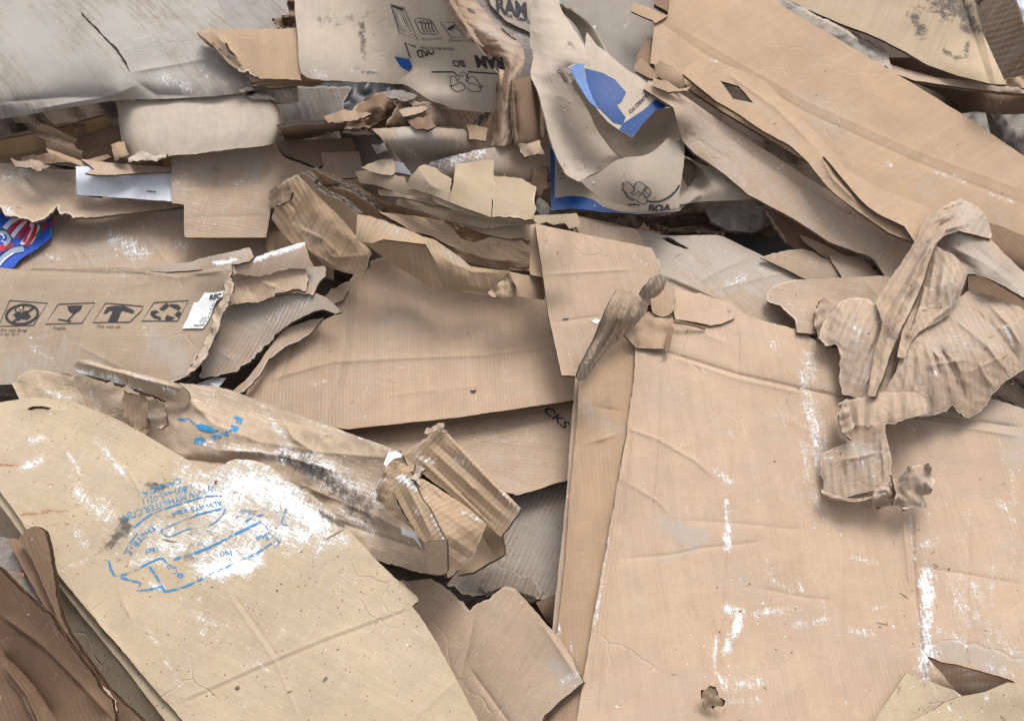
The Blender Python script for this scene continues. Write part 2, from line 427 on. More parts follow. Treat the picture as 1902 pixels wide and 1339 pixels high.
# ------------------------------------------------------------------ prints, labels, tape lying on a sheet
def decal(name, F, P, T, mat, lift=1.2, label=None):
    P = np.asarray(P, float); T = np.asarray(T, np.int32)
    W = world(P[:, 0], P[:, 1], F.h(P[:, 0], P[:, 1]) + lift)
    p0, p1, p2 = P[T[:, 0]], P[T[:, 1]], P[T[:, 2]]
    ar = (p1[:, 0] - p0[:, 0]) * (p2[:, 1] - p0[:, 1]) - (p1[:, 1] - p0[:, 1]) * (p2[:, 0] - p0[:, 0])
    T = np.where((ar > 0)[:, None], T[:, ::-1], T)
    c = W.mean(0); uv = W[:, :2] - c[:2]
    o = new_obj(name, W, [T], [mat], None, uv, None, True, F.obj)
    if label: o['label'] = label
    return o
def split_tris(P, T, mx=7.0):
    """cut long triangles so that a print follows a bent sheet"""
    P = [tuple(p) for p in P]; out = []; st = [tuple(t) for t in T]; mid = {}
    def md(a, b):
        k = (min(a, b), max(a, b))
        if k not in mid: mid[k] = len(P); P.append(((P[a][0] + P[b][0]) / 2, (P[a][1] + P[b][1]) / 2))
        return mid[k]
    while st:
        a, b, c = st.pop()
        e = [(math.dist(P[a], P[b]), a, b, c), (math.dist(P[b], P[c]), b, c, a), (math.dist(P[c], P[a]), c, a, b)]
        l, a, b, c = max(e)
        if l <= mx: out.append((a, b, c))
        else:
            k = md(a, b); st += [(a, k, c), (k, b, c)]
    return np.array(P), np.array(out)
FONT = {}
def text_tris(s, bold=0.0):
    cu = bpy.data.curves.new('t', 'FONT'); cu.body = s; cu.size = 1.0; cu.offset = bold; cu.resolution_u = 3; cu.fill_mode = 'FRONT'
    ob = bpy.data.objects.new('t', cu); COL.objects.link(ob); bpy.context.view_layer.update()
    me = bpy.data.meshes.new_from_object(ob); me.calc_loop_triangles()
    P = [(v.co.x, v.co.y) for v in me.vertices]; T = [tuple(t.vertices) for t in me.loop_triangles]
    bpy.data.objects.remove(ob); bpy.data.curves.remove(cu); bpy.data.meshes.remove(me)
    return np.array(P), T
def text(F, s, o, U, V, mat, bold=0.0, name='printed_text', mx=7.0, warp=None, cut=None):
    """o: origin px; U, V: px vectors for one em along the baseline and up"""
    P, T = text_tris(s, bold)
    Q = np.array(o, float) + P[:, :1] * np.array(U, float) + P[:, 1:] * np.array(V, float)
    if warp: Q = warp(Q)
    Q, T = split_tris(Q, T, mx)
    if cut is not None:
        c = Q[T].mean(1); k = inside(cut, c[:, 0], c[:, 1]); T = T[k]
        if not len(T): return None
    return decal(name, F, Q, T, mat)
def line(pts, wd, closed=False, curve=False):
    """ribbon through points -> (P, T)"""
    p = [np.array(q, float) for q in (pl(pts) if isinstance(pts, str) else pts)]
    if closed: p.append(p[0])
    if curve and len(p) > 2:
        q = []
        for i in range(len(p) - 1):
            a0 = p[i - 1] if i else (p[-2] if closed else p[0]); a3 = p[i + 2] if i + 2 < len(p) else (p[1] if closed else p[-1])
            q += list(cat(a0, p[i], p[i + 1], a3, np.arange(5) / 5.0))
        p = q + [p[-1]]
    P = []; T = []
    for i, a in enumerate(p):
        b = p[min(i + 1, len(p) - 1)]; c = p[max(i - 1, 0)]
        if closed and i in (0, len(p) - 1): b = p[1]; c = p[-2]
        d = b - c; d = d / (np.linalg.norm(d) + 1e-9); n = np.array([-d[1], d[0]]) * wd / 2
        P += [a + n, a - n]
        if i: k = 2 * i; T += [(k - 2, k - 1, k), (k - 1, k + 1, k)]
    return P, T
def poly_fill(pts):
    p = pl(pts) if isinstance(pts, str) else pts
    vo, eo, fo, *_ = delaunay_2d_cdt([Vector(q) for q in p], [], [list(range(len(p)))], 1, 1e-5, False)
    T = []
    pa = np.array(p, float)
    for f in fo:
        for i in range(1, len(f) - 1):
            c = (vo[f[0]] + vo[f[i]] + vo[f[i + 1]]) / 3
            if inside(pa, np.array([c[0]]), np.array([c[1]]))[0]: T.append((f[0], f[i], f[i + 1]))
    return [np.array(v) for v in vo], T
def join(parts):
    P = []; T = []
    for p, t in parts:
        k = len(P); P += [tuple(q) for q in p]; T += [tuple(a + k for a in q) for q in t]
    return P, T
def draw(F, parts, mat, name='printed_icon', mx=7.0, lift=1.2, cut=None, label=None):
    P, T = join(parts); P, T = split_tris(P, T, mx)
    if cut is not None: c = P[T].mean(1); T = T[inside(cut, c[:, 0], c[:, 1])]
    return decal(name, F, P, T, mat, lift, label)

# ------------------------------------------------------------------ materials
def lin(r, g, b, k=0.66):
    f = lambda c: ((c / 255 + .055) / 1.055) ** 2.4 if c > 10 else c / 255 / 12.92
    return (f(r) * k, f(g) * k, f(b) * k, 1)
class NG:
    def __init__(s, tree): s.t = tree; s.n = tree.nodes; s.l = tree.links
    def add(s, typ, ins=None, **kw):
        n = s.n.new(typ)
        for k, v in kw.items(): setattr(n, k, v)
        for k, v in (ins or {}).items():
            if hasattr(v, 'links') or isinstance(v, bpy.types.NodeSocket): s.l.new(v, n.inputs[k])
            else: n.inputs[k].default_value = v
        return n
    def m(s, op, a, b=0.0, c=None, clamp=False):
        n = s.n.new('ShaderNodeMath'); n.operation = op; n.use_clamp = clamp
        for i, v in enumerate((a, b) if c is None else (a, b, c)):
            if isinstance(v, bpy.types.NodeSocket): s.l.new(v, n.inputs[i])
            else: n.inputs[i].default_value = v
        return n.outputs[0]
    def ramp(s, v, lo, hi):
        n = s.add('ShaderNodeMapRange', {'From Min': lo, 'From Max': hi}, interpolation_type='SMOOTHSTEP'); s.l.new(v, n.inputs['Value']); return n.outputs[0]
    def mix(s, f, a, b, bt='MIX'):
        n = s.n.new('ShaderNodeMix'); n.data_type = 'RGBA'; n.blend_type = bt
        for i, v in ((0, f), (6, a), (7, b)):
            if isinstance(v, bpy.types.NodeSocket): s.l.new(v, n.inputs[i])
            else: n.inputs[i].default_value = v
        return n.outputs[2]
    def noise(s, vec, scale, detail=4, rough=0.6, dist=0.0):
        n = s.add('ShaderNodeTexNoise', {'Vector': vec, 'Scale': scale, 'Detail': detail, 'Roughness': rough, 'Distortion': dist}); return n.outputs['Fac']
    def mapp(s, vec, sc=(1, 1, 1), rot=0.0, loc=(0, 0, 0)):
        n = s.add('ShaderNodeMapping', {'Vector': vec, 'Scale': sc, 'Rotation': (0, 0, rot), 'Location': loc}); return n.outputs[0]
def card_group():
    g = bpy.data.node_groups.new('board_surface', 'ShaderNodeTree')
    I = g.interface
    def si(n, t, d):
        s = I.new_socket(name=n, in_out='INPUT', socket_type=t); s.default_value = d
    for n, t, d in (('Base', 'NodeSocketColor', (.47, .34, .23, 1)), ('DustCol', 'NodeSocketColor', (.55, .52, .48, 1)), ('CorrAmp', 'NodeSocketFloat', .3),
                    ('CorrFreq', 'NodeSocketFloat', 120.), ('Dust', 'NodeSocketFloat', .2), ('Speck', 'NodeSocketFloat', 0.), ('Wrinkle', 'NodeSocketFloat', .5),
                    ('Flecks', 'NodeSocketFloat', .3), ('Grain', 'NodeSocketFloat', .5), ('Rough', 'NodeSocketFloat', .85), ('Plaster', 'NodeSocketFloat', 0.)): si(n, t, d)
    I.new_socket(name='BSDF', in_out='OUTPUT', socket_type='NodeSocketShader')
    k = NG(g); gi = k.n.new('NodeGroupInput'); go = k.n.new('NodeGroupOutput'); i = gi.outputs
    uv = k.add('ShaderNodeUVMap', uv_map='UVMap').outputs[0]
    at = {a: k.add('ShaderNodeAttribute', attribute_name=a).outputs['Fac'] for a in ('plaster', 'dirt', 'dust', 'rust', 'under', 'ply')}
    big = k.noise(uv, 5.0, 3, .55); mid = k.noise(uv, 22.0, 4, .65); fine = k.noise(uv, 420.0, 3, .7)
    fib = k.noise(k.mapp(uv, (60, 900, 1)), 1.0, 3, .6)                                # fibres across the flutes
    grn = k.noise(k.mapp(uv, (240, 9, 1)), 1.0, 5, .65, .4)                             # long grain of worn liner
    # corrugation: flutes run along V, so the wave goes along U
    sep = k.add('ShaderNodeSeparateXYZ', {'Vector': uv})
    warp = k.m('MULTIPLY', k.m('SUBTRACT', k.noise(uv, 9.0, 2), .5), .006)
    ph = k.m('MULTIPLY', k.m('ADD', sep.outputs[0], warp), k.m('MULTIPLY', i['CorrFreq'], 6.2832))
    sn = k.m('SINE', ph)
    cmask = k.ramp(k.noise(uv, 6.0, 3, .6), .38, .62)
    corr = k.m('MULTIPLY', sn, k.m('MULTIPLY', i['CorrAmp'], k.m('ADD', .35, k.m('MULTIPLY', cmask, .9))))
    # colour
    v = k.m('ADD', .72, k.m('MULTIPLY', big, .38)); v = k.m('ADD', v, k.m('MULTIPLY', k.m('SUBTRACT', mid, .5), .34))
    v = k.m('ADD', v, k.m('MULTIPLY', k.m('SUBTRACT', fine, .5), .36)); v = k.m('ADD', v, k.m('MULTIPLY', k.m('SUBTRACT', fib, .5), .10))
    v = k.m('ADD', v, k.m('MULTIPLY', k.m('SUBTRACT', grn, .5), k.m('MULTIPLY', i['Grain'], .45)))
    stk = k.noise(k.mapp(uv, (75, 2.2, 1), 0, (4, 2, 0)), 1.0, 3, .6, .3)
    v = k.m('ADD', v, k.m('MULTIPLY', k.m('SUBTRACT', stk, .5), .20))
    v = k.m('ADD', v, k.m('MULTIPLY', corr, .035)); v = k.m('ADD', v, .09)
    vc = k.add('ShaderNodeCombineColor', {0: v, 1: v, 2: v}).outputs[0]
    col = k.mix(1.0, i['Base'], vc, 'MULTIPLY')
    # hue drift: yellower / pinker patches
    hue = k.mix(k.ramp(k.noise(k.mapp(uv, (1, 1, 1), 0, (7, 3, 0)), 4.5, 4), .35, .65), (1.02, 1.0, .96, 1), (.99, .975, .985, 1))
    col = k.mix(1.0, col, hue, 'MULTIPLY')
    plm = k.ramp(k.m('ADD', at['ply'], k.m('MULTIPLY', k.m('SUBTRACT', mid, .5), 1.6)), .35, .6)
    plm = k.m('MULTIPLY', plm, k.m('GREATER_THAN', at['ply'], .01)); col = k.mix(k.m('MULTIPLY', plm, .6), col, (.52, .41, .31, 1))
    # scuffed grey dust, streaky, catching on the flute crowns
    dn = k.m('ADD', k.m('MULTIPLY', k.noise(uv, 9.0, 4, .72, .8), .45), k.m('MULTIPLY', k.noise(k.mapp(uv, (9, 130, 1), 1.35), 1.0, 4, .75, .9), .55))
    dn = k.m('ADD', dn, k.m('MULTIPLY', corr, .06))
    dm = k.m('ADD', i['Dust'], at['dust'])
    dmask = k.m('MULTIPLY', k.ramp(k.m('ADD', dn, k.m('MULTIPLY', dm, .20)), .53, .76), .72, clamp=True)
    col = k.mix(dmask, col, i['DustCol'])
    # brown specks
    vor = k.add('ShaderNodeTexVoronoi', {'Vector': uv, 'Scale': 150.0, 'Randomness': 1.0}); rc = k.add('ShaderNodeSeparateColor', {'Color': vor.outputs['Color']})
    sr = k.m('MULTIPLY', k.m('SUBTRACT', rc.outputs[0], .52), .50)
    sp = k.m('MULTIPLY', k.m('LESS_THAN', vor.outputs['Distance'], sr), k.m('MULTIPLY', i['Speck'], k.m('ADD', .35, rc.outputs[1])), clamp=True)
    col = k.mix(sp, col, (.20, .10, .045, 1))
    # rust / brown stain
    rm = k.m('MULTIPLY', k.ramp(k.m('ADD', k.noise(uv, 60.0, 6, .7), k.m('MULTIPLY', at['rust'], .5)), .72, .92), .75)
    rm = k.m('MULTIPLY', rm, k.m('GREATER_THAN', at['rust'], .01)); col = k.mix(rm, col, (.25, .095, .03, 1))
    # thin crease lines
    vw = k.add('ShaderNodeVectorMath', {0: uv, 1: k.add('ShaderNodeVectorMath', {0: k.add('ShaderNodeTexNoise', {'Vector': uv, 'Scale': 9.0, 'Detail': 4.0}).outputs['Color'], 3: .09}, operation='SCALE').outputs[0]}, operation='ADD').outputs[0]
    ve = k.add('ShaderNodeTexVoronoi', {'Vector': vw, 'Scale': 5.5}, feature='DISTANCE_TO_EDGE').outputs['Distance']
    cl = k.m('MULTIPLY', k.m('SUBTRACT', 1.0, k.ramp(ve, 0.0, .016)), k.ramp(k.noise(uv, 4.0, 2), .5, .68))
    ve2 = k.add('ShaderNodeTexVoronoi', {'Vector': vw, 'Scale': 15.0}, feature='DISTANCE_TO_EDGE').outputs['Distance']
    cl2 = k.m('MULTIPLY', k.m('SUBTRACT', 1.0, k.ramp(ve2, 0.0, .03)), k.ramp(k.noise(k.mapp(uv, (1, 1, 1), 0, (3, 9, 0)), 5.0, 2), .54, .72))
    ve3 = k.add('ShaderNodeTexVoronoi', {'Vector': vw, 'Scale': 34.0}, feature='DISTANCE_TO_EDGE').outputs['Distance']
    cr = k.m('MULTIPLY', k.m('ADD', cl, cl2), i['Wrinkle'], clamp=False)
    col = k.mix(k.m('MULTIPLY', cr, .10, clamp=True), col, (.70, .62, .52, 1))
    # black grime
    dg = k.m('ADD', k.noise(uv, 70.0, 5, .75), k.m('MULTIPLY', at['dirt'], .58))
    gm = k.m('MULTIPLY', k.ramp(dg, .70, .95), k.m('GREATER_THAN', at['dirt'], .01)); gm = k.m('MULTIPLY', gm, .85)
    pore = k.m('MULTIPLY', k.ramp(k.noise(k.mapp(uv, (1, 1, 1), 0, (1, 5, 0)), 300.0, 3, .7), .60, .70), k.ramp(at['dirt'], 0, .5))
    sc1 = k.noise(k.mapp(uv, (28, 420, 1), .12), 1.0, 3, .65, 1.6); sc2 = k.noise(k.mapp(uv, (420, 28, 1), -.2, (5, 1, 0)), 1.0, 3, .65, 1.6)
    scr = k.m('MAXIMUM', sc1, sc2)
    # plaster: scraped, broken, following the flutes and scratches
    p1 = k.noise(k.mapp(uv, (110, 26, 1), .25), 1.0, 5, .74, 1.3); p2 = k.noise(uv, 42.0, 5, .75, .9); p3 = k.noise(uv, 210.0, 4, .7)
    pn = k.m('ADD', k.m('ADD', k.m('MULTIPLY', p1, .36), k.m('MULTIPLY', p2, .36)), k.m('MULTIPLY', p3, .28))
    pn = k.m('ADD', pn, k.m('MULTIPLY', corr, .035)); pn = k.m('ADD', pn, k.m('MULTIPLY', cr, .05))
    pa = k.m('ADD', at['plaster'], i['Plaster'])
    pn = k.m('ADD', k.m('MULTIPLY', pn, .62), k.m('MULTIPLY', scr, .36)); pn = k.m('ADD', .5, k.m('MULTIPLY', k.m('SUBTRACT', pn, .5), 3.5))
    pm = k.m('MULTIPLY', k.ramp(k.m('ADD', pn, k.m('MULTIPLY', pa, .72)), .92, 1.06), k.m('GREATER_THAN', pa, .01))
    pm = k.m('MAXIMUM', pm, k.m('MULTIPLY', k.ramp(k.m('ADD', pn, k.m('MULTIPLY', pa, .72)), .74, 1.0), k.m('MULTIPLY', .28, k.ramp(pa, .02, .4))))
    # tiny white flecks everywhere
    fk = k.ramp(k.m('ADD', k.noise(k.mapp(uv, (120, 45, 1), 1.1), 1.0, 4, .8, .5), k.m('MULTIPLY', k.noise(uv, 11.0, 3), .16)), .80, .86)
    fk2 = k.add('ShaderNodeTexVoronoi', {'Vector': uv, 'Scale': 60.0}); f2c = k.add('ShaderNodeSeparateColor', {'Color': fk2.outputs['Color']})
    fk2m = k.m('LESS_THAN', k.m('ADD', fk2.outputs['Distance'], k.m('MULTIPLY', p3, .1)), k.m('MULTIPLY', k.m('SUBTRACT', f2c.outputs[0], .62), .42))
    fl = k.m('MULTIPLY', k.m('MAXIMUM', fk, k.m('MULTIPLY', fk2m, .8)), i['Flecks'], clamp=True)
    rub = k.m('MULTIPLY', k.ramp(k.m('ADD', scr, k.m('MULTIPLY', k.noise(uv, 6.5, 3), .22)), .74, .84), k.m('MULTIPLY', i['Flecks'], .55), clamp=True)
    wm = k.m('MAXIMUM', k.m('MAXIMUM', pm, fl), rub)
    wcol = k.mix(k.ramp(p2, .35, .65), (.74, .75, .77, 1), (.86, .86, .86, 1))
    notunder = k.m('SUBTRACT', 1.0, k.m('MULTIPLY', at['under'], .8))
    col = k.mix(k.m('MULTIPLY', wm, notunder), col, wcol)
    col = k.mix(k.m('MAXIMUM', gm, k.m('MULTIPLY', pore, .8)), col, (.07, .065, .062, 1))
    # relief
    hgt = k.m('ADD', k.m('MULTIPLY', corr, .17), k.m('MULTIPLY', k.m('SUBTRACT', mid, .5), .9))
    hgt = k.m('ADD', hgt, k.m('MULTIPLY', fine, .16)); hgt = k.m('ADD', hgt, k.m('MULTIPLY', stk, .35)); hgt = k.m('ADD', hgt, k.m('MULTIPLY', fib, .12))
    hgt = k.m('ADD', hgt, k.m('MULTIPLY', grn, k.m('MULTIPLY', i['Grain'], .5)))
    hgt = k.m('SUBTRACT', hgt, k.m('MULTIPLY', cr, 1.1)); hgt = k.m('ADD', hgt, k.m('MULTIPLY', pm, .35)); hgt = k.m('ADD', hgt, k.m('MULTIPLY', k.m('MAXIMUM', k.m('SUBTRACT', i['Wrinkle'], 1.0), 0.0), k.m('ADD', k.m('MULTIPLY', k.m('MINIMUM', ve3, .5), 7.0), k.m('MULTIPLY', ve2, 5.0)))); hgt = k.m('SUBTRACT', hgt, k.m('MULTIPLY', plm, .7))
    bmp = k.add('ShaderNodeBump', {'Strength': 1.0, 'Distance': .0011, 'Height': hgt})
    bs = k.add('ShaderNodeBsdfPrincipled', {'Base Color': col, 'Roughness': i['Rough'], 'Normal': bmp.outputs[0], 'Specular IOR Level': .18})
    k.l.new(bs.outputs[0], go.inputs[0])
    return g
MAT = {}
CG = card_group()
def card(key, rgb, corr=.3, freq=140., dust=.15, speck=0., wrinkle=.6, flecks=.35, grain=.3, rough=.88, k=.66, plaster=0.0, dustcol=(188, 178, 166)):
    lum = sum(rgb) / 3; rgb = tuple(c * .85 + lum * .15 + 1.5 for c in rgb)
    m = bpy.data.materials.new(key); m.use_nodes = True; m.node_tree.nodes.clear(); q = NG(m.node_tree)
    g = q.add('ShaderNodeGroup', node_tree=CG)
    for n, v in (('Base', lin(*rgb, k)), ('DustCol', lin(*dustcol, .72)), ('CorrAmp', corr), ('CorrFreq', freq), ('Dust', dust), ('Speck', speck), ('Wrinkle', wrinkle), ('Flecks', flecks), ('Grain', grain), ('Rough', rough), ('Plaster', plaster)):
        g.inputs[n].default_value = v
    o = q.add('ShaderNodeOutputMaterial'); q.l.new(g.outputs[0], o.inputs[0]); MAT[key] = m
    return m
card('kraft', (214, 182, 152), corr=.35, wrinkle=.8)                       # the big fresh box
card('kraft_flat', (206, 172, 138), corr=.12, flecks=.3, dust=.05)
card('kraft_ribbed', (208, 176, 146), corr=.8, freq=150., flecks=.4, dust=.12)
card('tan', (200, 167, 134), corr=.4, flecks=.2, dust=.1)
card('tan_crumpled', (204, 170, 134), corr=1.25, freq=115, wrinkle=1.12, flecks=.25, dust=.14, rough=.8)
card('pink', (204, 174, 146), corr=.5, speck=.5, flecks=.5, dust=.12)
card('worn', (200, 170, 143), corr=.45, dust=.30, grain=.6, flecks=.6)
card('worn_ribbed', (192, 163, 138), corr=1.6, freq=130., dust=.60, grain=.7, flecks=.7)
card('dusty', (196, 168, 142), corr=.3, dust=.32, grain=.9, flecks=.5, dustcol=(196, 188, 178))
card('grey', (162, 147, 132), corr=.15, dust=.75, grain=1.3, flecks=.35, dustcol=(188, 184, 176))
card('weathered', (148, 134, 122), corr=.2, dust=.7, grain=1.8, flecks=.3, wrinkle=1.2, dustcol=(176, 172, 168))
card('yellow', (212, 189, 156), corr=.12, speck=1., flecks=.5, dust=.08, wrinkle=.9)
card('yellow_crumpled', (211, 184, 154), corr=.25, speck=.5, flecks=.9, dust=.10, wrinkle=1.25, rough=.8)
card('icon_box', (188, 164, 138), corr=.15, dust=.25, flecks=.4, wrinkle=.8)
card('cream', (214, 196, 176), corr=.0, dust=.12, flecks=.2, grain=.15, wrinkle=.5)
card('paper', (198, 180, 160), corr=.0, dust=.15, flecks=.25, grain=.1, wrinkle=.5, rough=.8)
card('grey_paper', (172, 162, 152), corr=.0, dust=.3, flecks=.15, grain=.1, wrinkle=.4, dustcol=(165, 160, 155))
card('chip', (196, 172, 142), corr=.0, dust=.08, flecks=.1, grain=.15, wrinkle=.3)
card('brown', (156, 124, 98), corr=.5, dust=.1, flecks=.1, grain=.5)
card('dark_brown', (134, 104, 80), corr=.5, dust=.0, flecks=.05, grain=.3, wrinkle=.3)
card('rusty', (190, 160, 136), corr=.0, dust=.3, flecks=.3, grain=.5, wrinkle=.9)
card('crumpled', (208, 178, 150), corr=1.3, freq=88., dust=.22, flecks=.6, grain=.3, wrinkle=1.2)
card('tape', (196, 160, 112), corr=.0, dust=.05, flecks=.1, grain=.1, rough=.35, wrinkle=.9)
card('white_board', (222, 226, 238), corr=.0, dust=.03, flecks=.0, grain=.05, wrinkle=.2, k=.8, dustcol=(205, 205, 210))
card('label_white', (232, 235, 236), corr=.0, dust=.0, flecks=.0, grain=.0, wrinkle=.3, k=.85)
def plain(key, rgb, rough=.6, wear=None, k=.75, spec=.3, bump=.0005, wearcol=(190, 185, 175), lo=.56, hi=.62, scale=90.):
    """ink, tape, film; wear: how much of it has rubbed off"""
    m = bpy.data.materials.new(key); m.use_nodes = True; m.node_tree.nodes.clear(); q = NG(m.node_tree)
    uv = q.add('ShaderNodeUVMap', uv_map='UVMap').outputs[0]
    n = q.noise(uv, scale, 7, .75); n2 = q.noise(uv, 14., 4, .6)
    v = q.m('ADD', .82, q.m('MULTIPLY', n2, .36)); vc = q.add('ShaderNodeCombineColor', {0: v, 1: v, 2: v}).outputs[0]
    col = q.mix(1.0, lin(*rgb, k), vc, 'MULTIPLY')
    if wear == 'scuff':
        st = q.noise(q.mapp(uv, (60, 240, 1), .9), 1.0, 6, .8, 1.0)
        mk = q.ramp(q.m('ADD', q.m('MULTIPLY', n, .5), q.m('MULTIPLY', st, .5)), lo, hi); col = q.mix(q.m('MULTIPLY', mk, .8), col, lin(*wearcol, .85))
    b = q.add('ShaderNodeBump', {'Strength': 1.0, 'Distance': bump, 'Height': q.m('ADD', n2, q.m('MULTIPLY', n, .3))})
    bs = q.add('ShaderNodeBsdfPrincipled', {'Base Color': col, 'Roughness': rough, 'Specular IOR Level': spec, 'Normal': b.outputs[0]})
    o = q.add('ShaderNodeOutputMaterial')
    if wear == 'ink':
        tr = q.add('ShaderNodeBsdfTransparent')
        a = q.ramp(q.m('ADD', q.m('MULTIPLY', n, .6), q.m('MULTIPLY', q.noise(uv, 22., 5, .7), .4)), lo, hi)
        mx = q.add('ShaderNodeMixShader', {0: q.m('SUBTRACT', 1.0, q.m('MULTIPLY', a, .9))}); q.l.new(tr.outputs[0], mx.inputs[1]); q.l.new(bs.outputs[0], mx.inputs[2]); q.l.new(mx.outputs[0], o.inputs[0])
    else: q.l.new(bs.outputs[0], o.inputs[0])
    MAT[key] = m; return m
plain('ink_black', (62, 60, 62), .7, 'ink', lo=.58, hi=.70)
plain('ink_faded', (92, 82, 76), .7, 'ink', lo=.50, hi=.62)
plain('ink_blue', (60, 150, 205), .7, 'ink', lo=.56, hi=.66)
plain('ink_blue_worn', (62, 150, 205), .7, 'ink', lo=.475, hi=.56)
plain('blue_tape', (8, 66, 132), .45, 'scuff', k=.8, lo=.55, hi=.70, wearcol=(120, 145, 190))
plain('blue_tape_pale', (96, 132, 190), .5, 'scuff', k=.8, lo=.50, hi=.66, wearcol=(170, 180, 200))
plain('blue_print', (40, 86, 190), .4, k=.8); plain('red_print', (196, 44, 48), .4, k=.8); plain('white_print', (225, 222, 235), .4, k=.8)
plain('silver_print', (150, 165, 185), .3, k=.8); plain('green_print', (60, 110, 100), .4, k=.8); plain('dark_print', (50, 60, 90), .4, k=.8)
plain('black_plastic', (58, 58, 62), .35, k=.5); plain('concrete', (110, 106, 104), .95, k=.6, bump=.002)
plain('wire', (205, 130, 100), .4, k=.8); plain('white_film', (205, 215, 232), .35, k=.8)
def edge_mat(key, rgb, dark=.45, freq=150.):
    m = bpy.data.materials.new(key); m.use_nodes = True; m.node_tree.nodes.clear(); q = NG(m.node_tree)
    uv = q.add('ShaderNodeUVMap', uv_map='UVMap').outputs[0]; sp = q.add('ShaderNodeSeparateXYZ', {'Vector': uv}); u, v = sp.outputs[0], sp.outputs[1]
    n = q.noise(uv, 55., 5, .7)
    wv = q.m('SINE', q.m('MULTIPLY', q.m('ADD', u, q.m('MULTIPLY', n, .004)), freq * 6.2832))
    ctr = q.m('ABSOLUTE', q.m('SUBTRACT', q.m('ADD', v, q.m('MULTIPLY', wv, .28)), .5))            # distance from the fluted medium
    gap = q.m('MULTIPLY', q.ramp(ctr, .08, .2), q.m('SUBTRACT', 1.0, q.ramp(q.m('ABSOLUTE', q.m('SUBTRACT', v, .5)), .30, .42)))
    gap = q.m('MULTIPLY', gap, q.ramp(n, .38, .55))
    vv = q.m('ADD', .75, q.m('MULTIPLY', n, .5)); vc = q.add('ShaderNodeCombineColor', {0: vv, 1: vv, 2: vv}).outputs[0]
    col = q.mix(1.0, lin(*rgb, .62), vc, 'MULTIPLY'); col = q.mix(q.m('MULTIPLY', gap, dark * 1.6, clamp=True), col, (.035, .026, .02, 1))
    b = q.add('ShaderNodeBump', {'Strength': 1.0, 'Distance': .0015, 'Height': q.m('SUBTRACT', n, gap)})
    bs = q.add('ShaderNodeBsdfPrincipled', {'Base Color': col, 'Roughness': .9, 'Specular IOR Level': .1, 'Normal': b.outputs[0]})
    o = q.add('ShaderNodeOutputMaterial'); q.l.new(bs.outputs[0], o.inputs[0]); MAT[key] = m
edge_mat('edge', (184, 160, 134)); edge_mat('edge_grey', (150, 140, 128)); edge_mat('edge_paper', (222, 206, 186), 0.0); edge_mat('edge_dark', (120, 92, 70), .6)
edge_mat('edge_blue', (60, 90, 150), 0.0)

card('stained', (206, 180, 148), corr=.1, flecks=.2, dust=.1, grain=.7)

card('twist', (178, 152, 126), corr=1.5, freq=100, dust=.25, grain=.4, wrinkle=1.1, flecks=.2)
card('shade_scrap', (92, 76, 64), corr=.3, flecks=.03, dust=0)  # base colour darkened: the shade deep in the gaps is put into it
card('chip_dark', (176, 154, 128), corr=.0, dust=.15, flecks=.1, grain=.2, wrinkle=.3)
card('flange_tan', (199, 164, 130), corr=.4, flecks=.2, dust=.08)
card('peeling', (172, 153, 134), corr=1.2, freq=110, dust=.45, grain=1.4, flecks=.4, wrinkle=1.15, dustcol=(182, 174, 164))

# ------------------------------------------------------------------ the ground and the buried mass of the heap
def build_bed():
    n = 90; X, Y = np.meshgrid(np.linspace(-6, 6, n), np.linspace(-4, 10, n))
    Z = SLOPE * Y - .62 + .01 * fbm(X * 2, Y * 2, 3, 3); V = np.stack([X, Y, Z], -1).reshape(-1, 3)
    idx = np.arange(n * n).reshape(n, n); Q = np.stack([idx[:-1, :-1].ravel(), idx[:-1, 1:].ravel(), idx[1:, 1:].ravel(), idx[1:, :-1].ravel()], -1)
    o = new_obj('ground', V, [Q], [MAT['concrete']], None, V[:, :2], None, True); o['kind'] = 'structure'
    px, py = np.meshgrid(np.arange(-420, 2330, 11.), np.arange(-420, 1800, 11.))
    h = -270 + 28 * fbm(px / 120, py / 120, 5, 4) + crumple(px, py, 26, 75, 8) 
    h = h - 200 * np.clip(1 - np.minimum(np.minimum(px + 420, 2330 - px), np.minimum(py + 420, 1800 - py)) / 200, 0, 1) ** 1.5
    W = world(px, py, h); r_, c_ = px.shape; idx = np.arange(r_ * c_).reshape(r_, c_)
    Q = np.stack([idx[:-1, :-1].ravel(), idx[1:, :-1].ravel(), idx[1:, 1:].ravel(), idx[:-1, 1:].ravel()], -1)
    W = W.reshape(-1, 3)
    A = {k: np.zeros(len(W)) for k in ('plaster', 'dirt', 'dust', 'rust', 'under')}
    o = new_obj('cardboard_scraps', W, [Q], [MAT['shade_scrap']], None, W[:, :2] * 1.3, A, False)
    tag(o, 'mass of crushed cardboard scraps deep in the gaps of the heap, coloured dark for shade', 'cardboard', kind='stuff')
    Bi = -270 + 28 * fbm(GXX / 120, GYY / 120, 5, 4) + crumple(GXX, GYY, 26, 75, 8)
    B[:] = Bi + 3
build_bed()

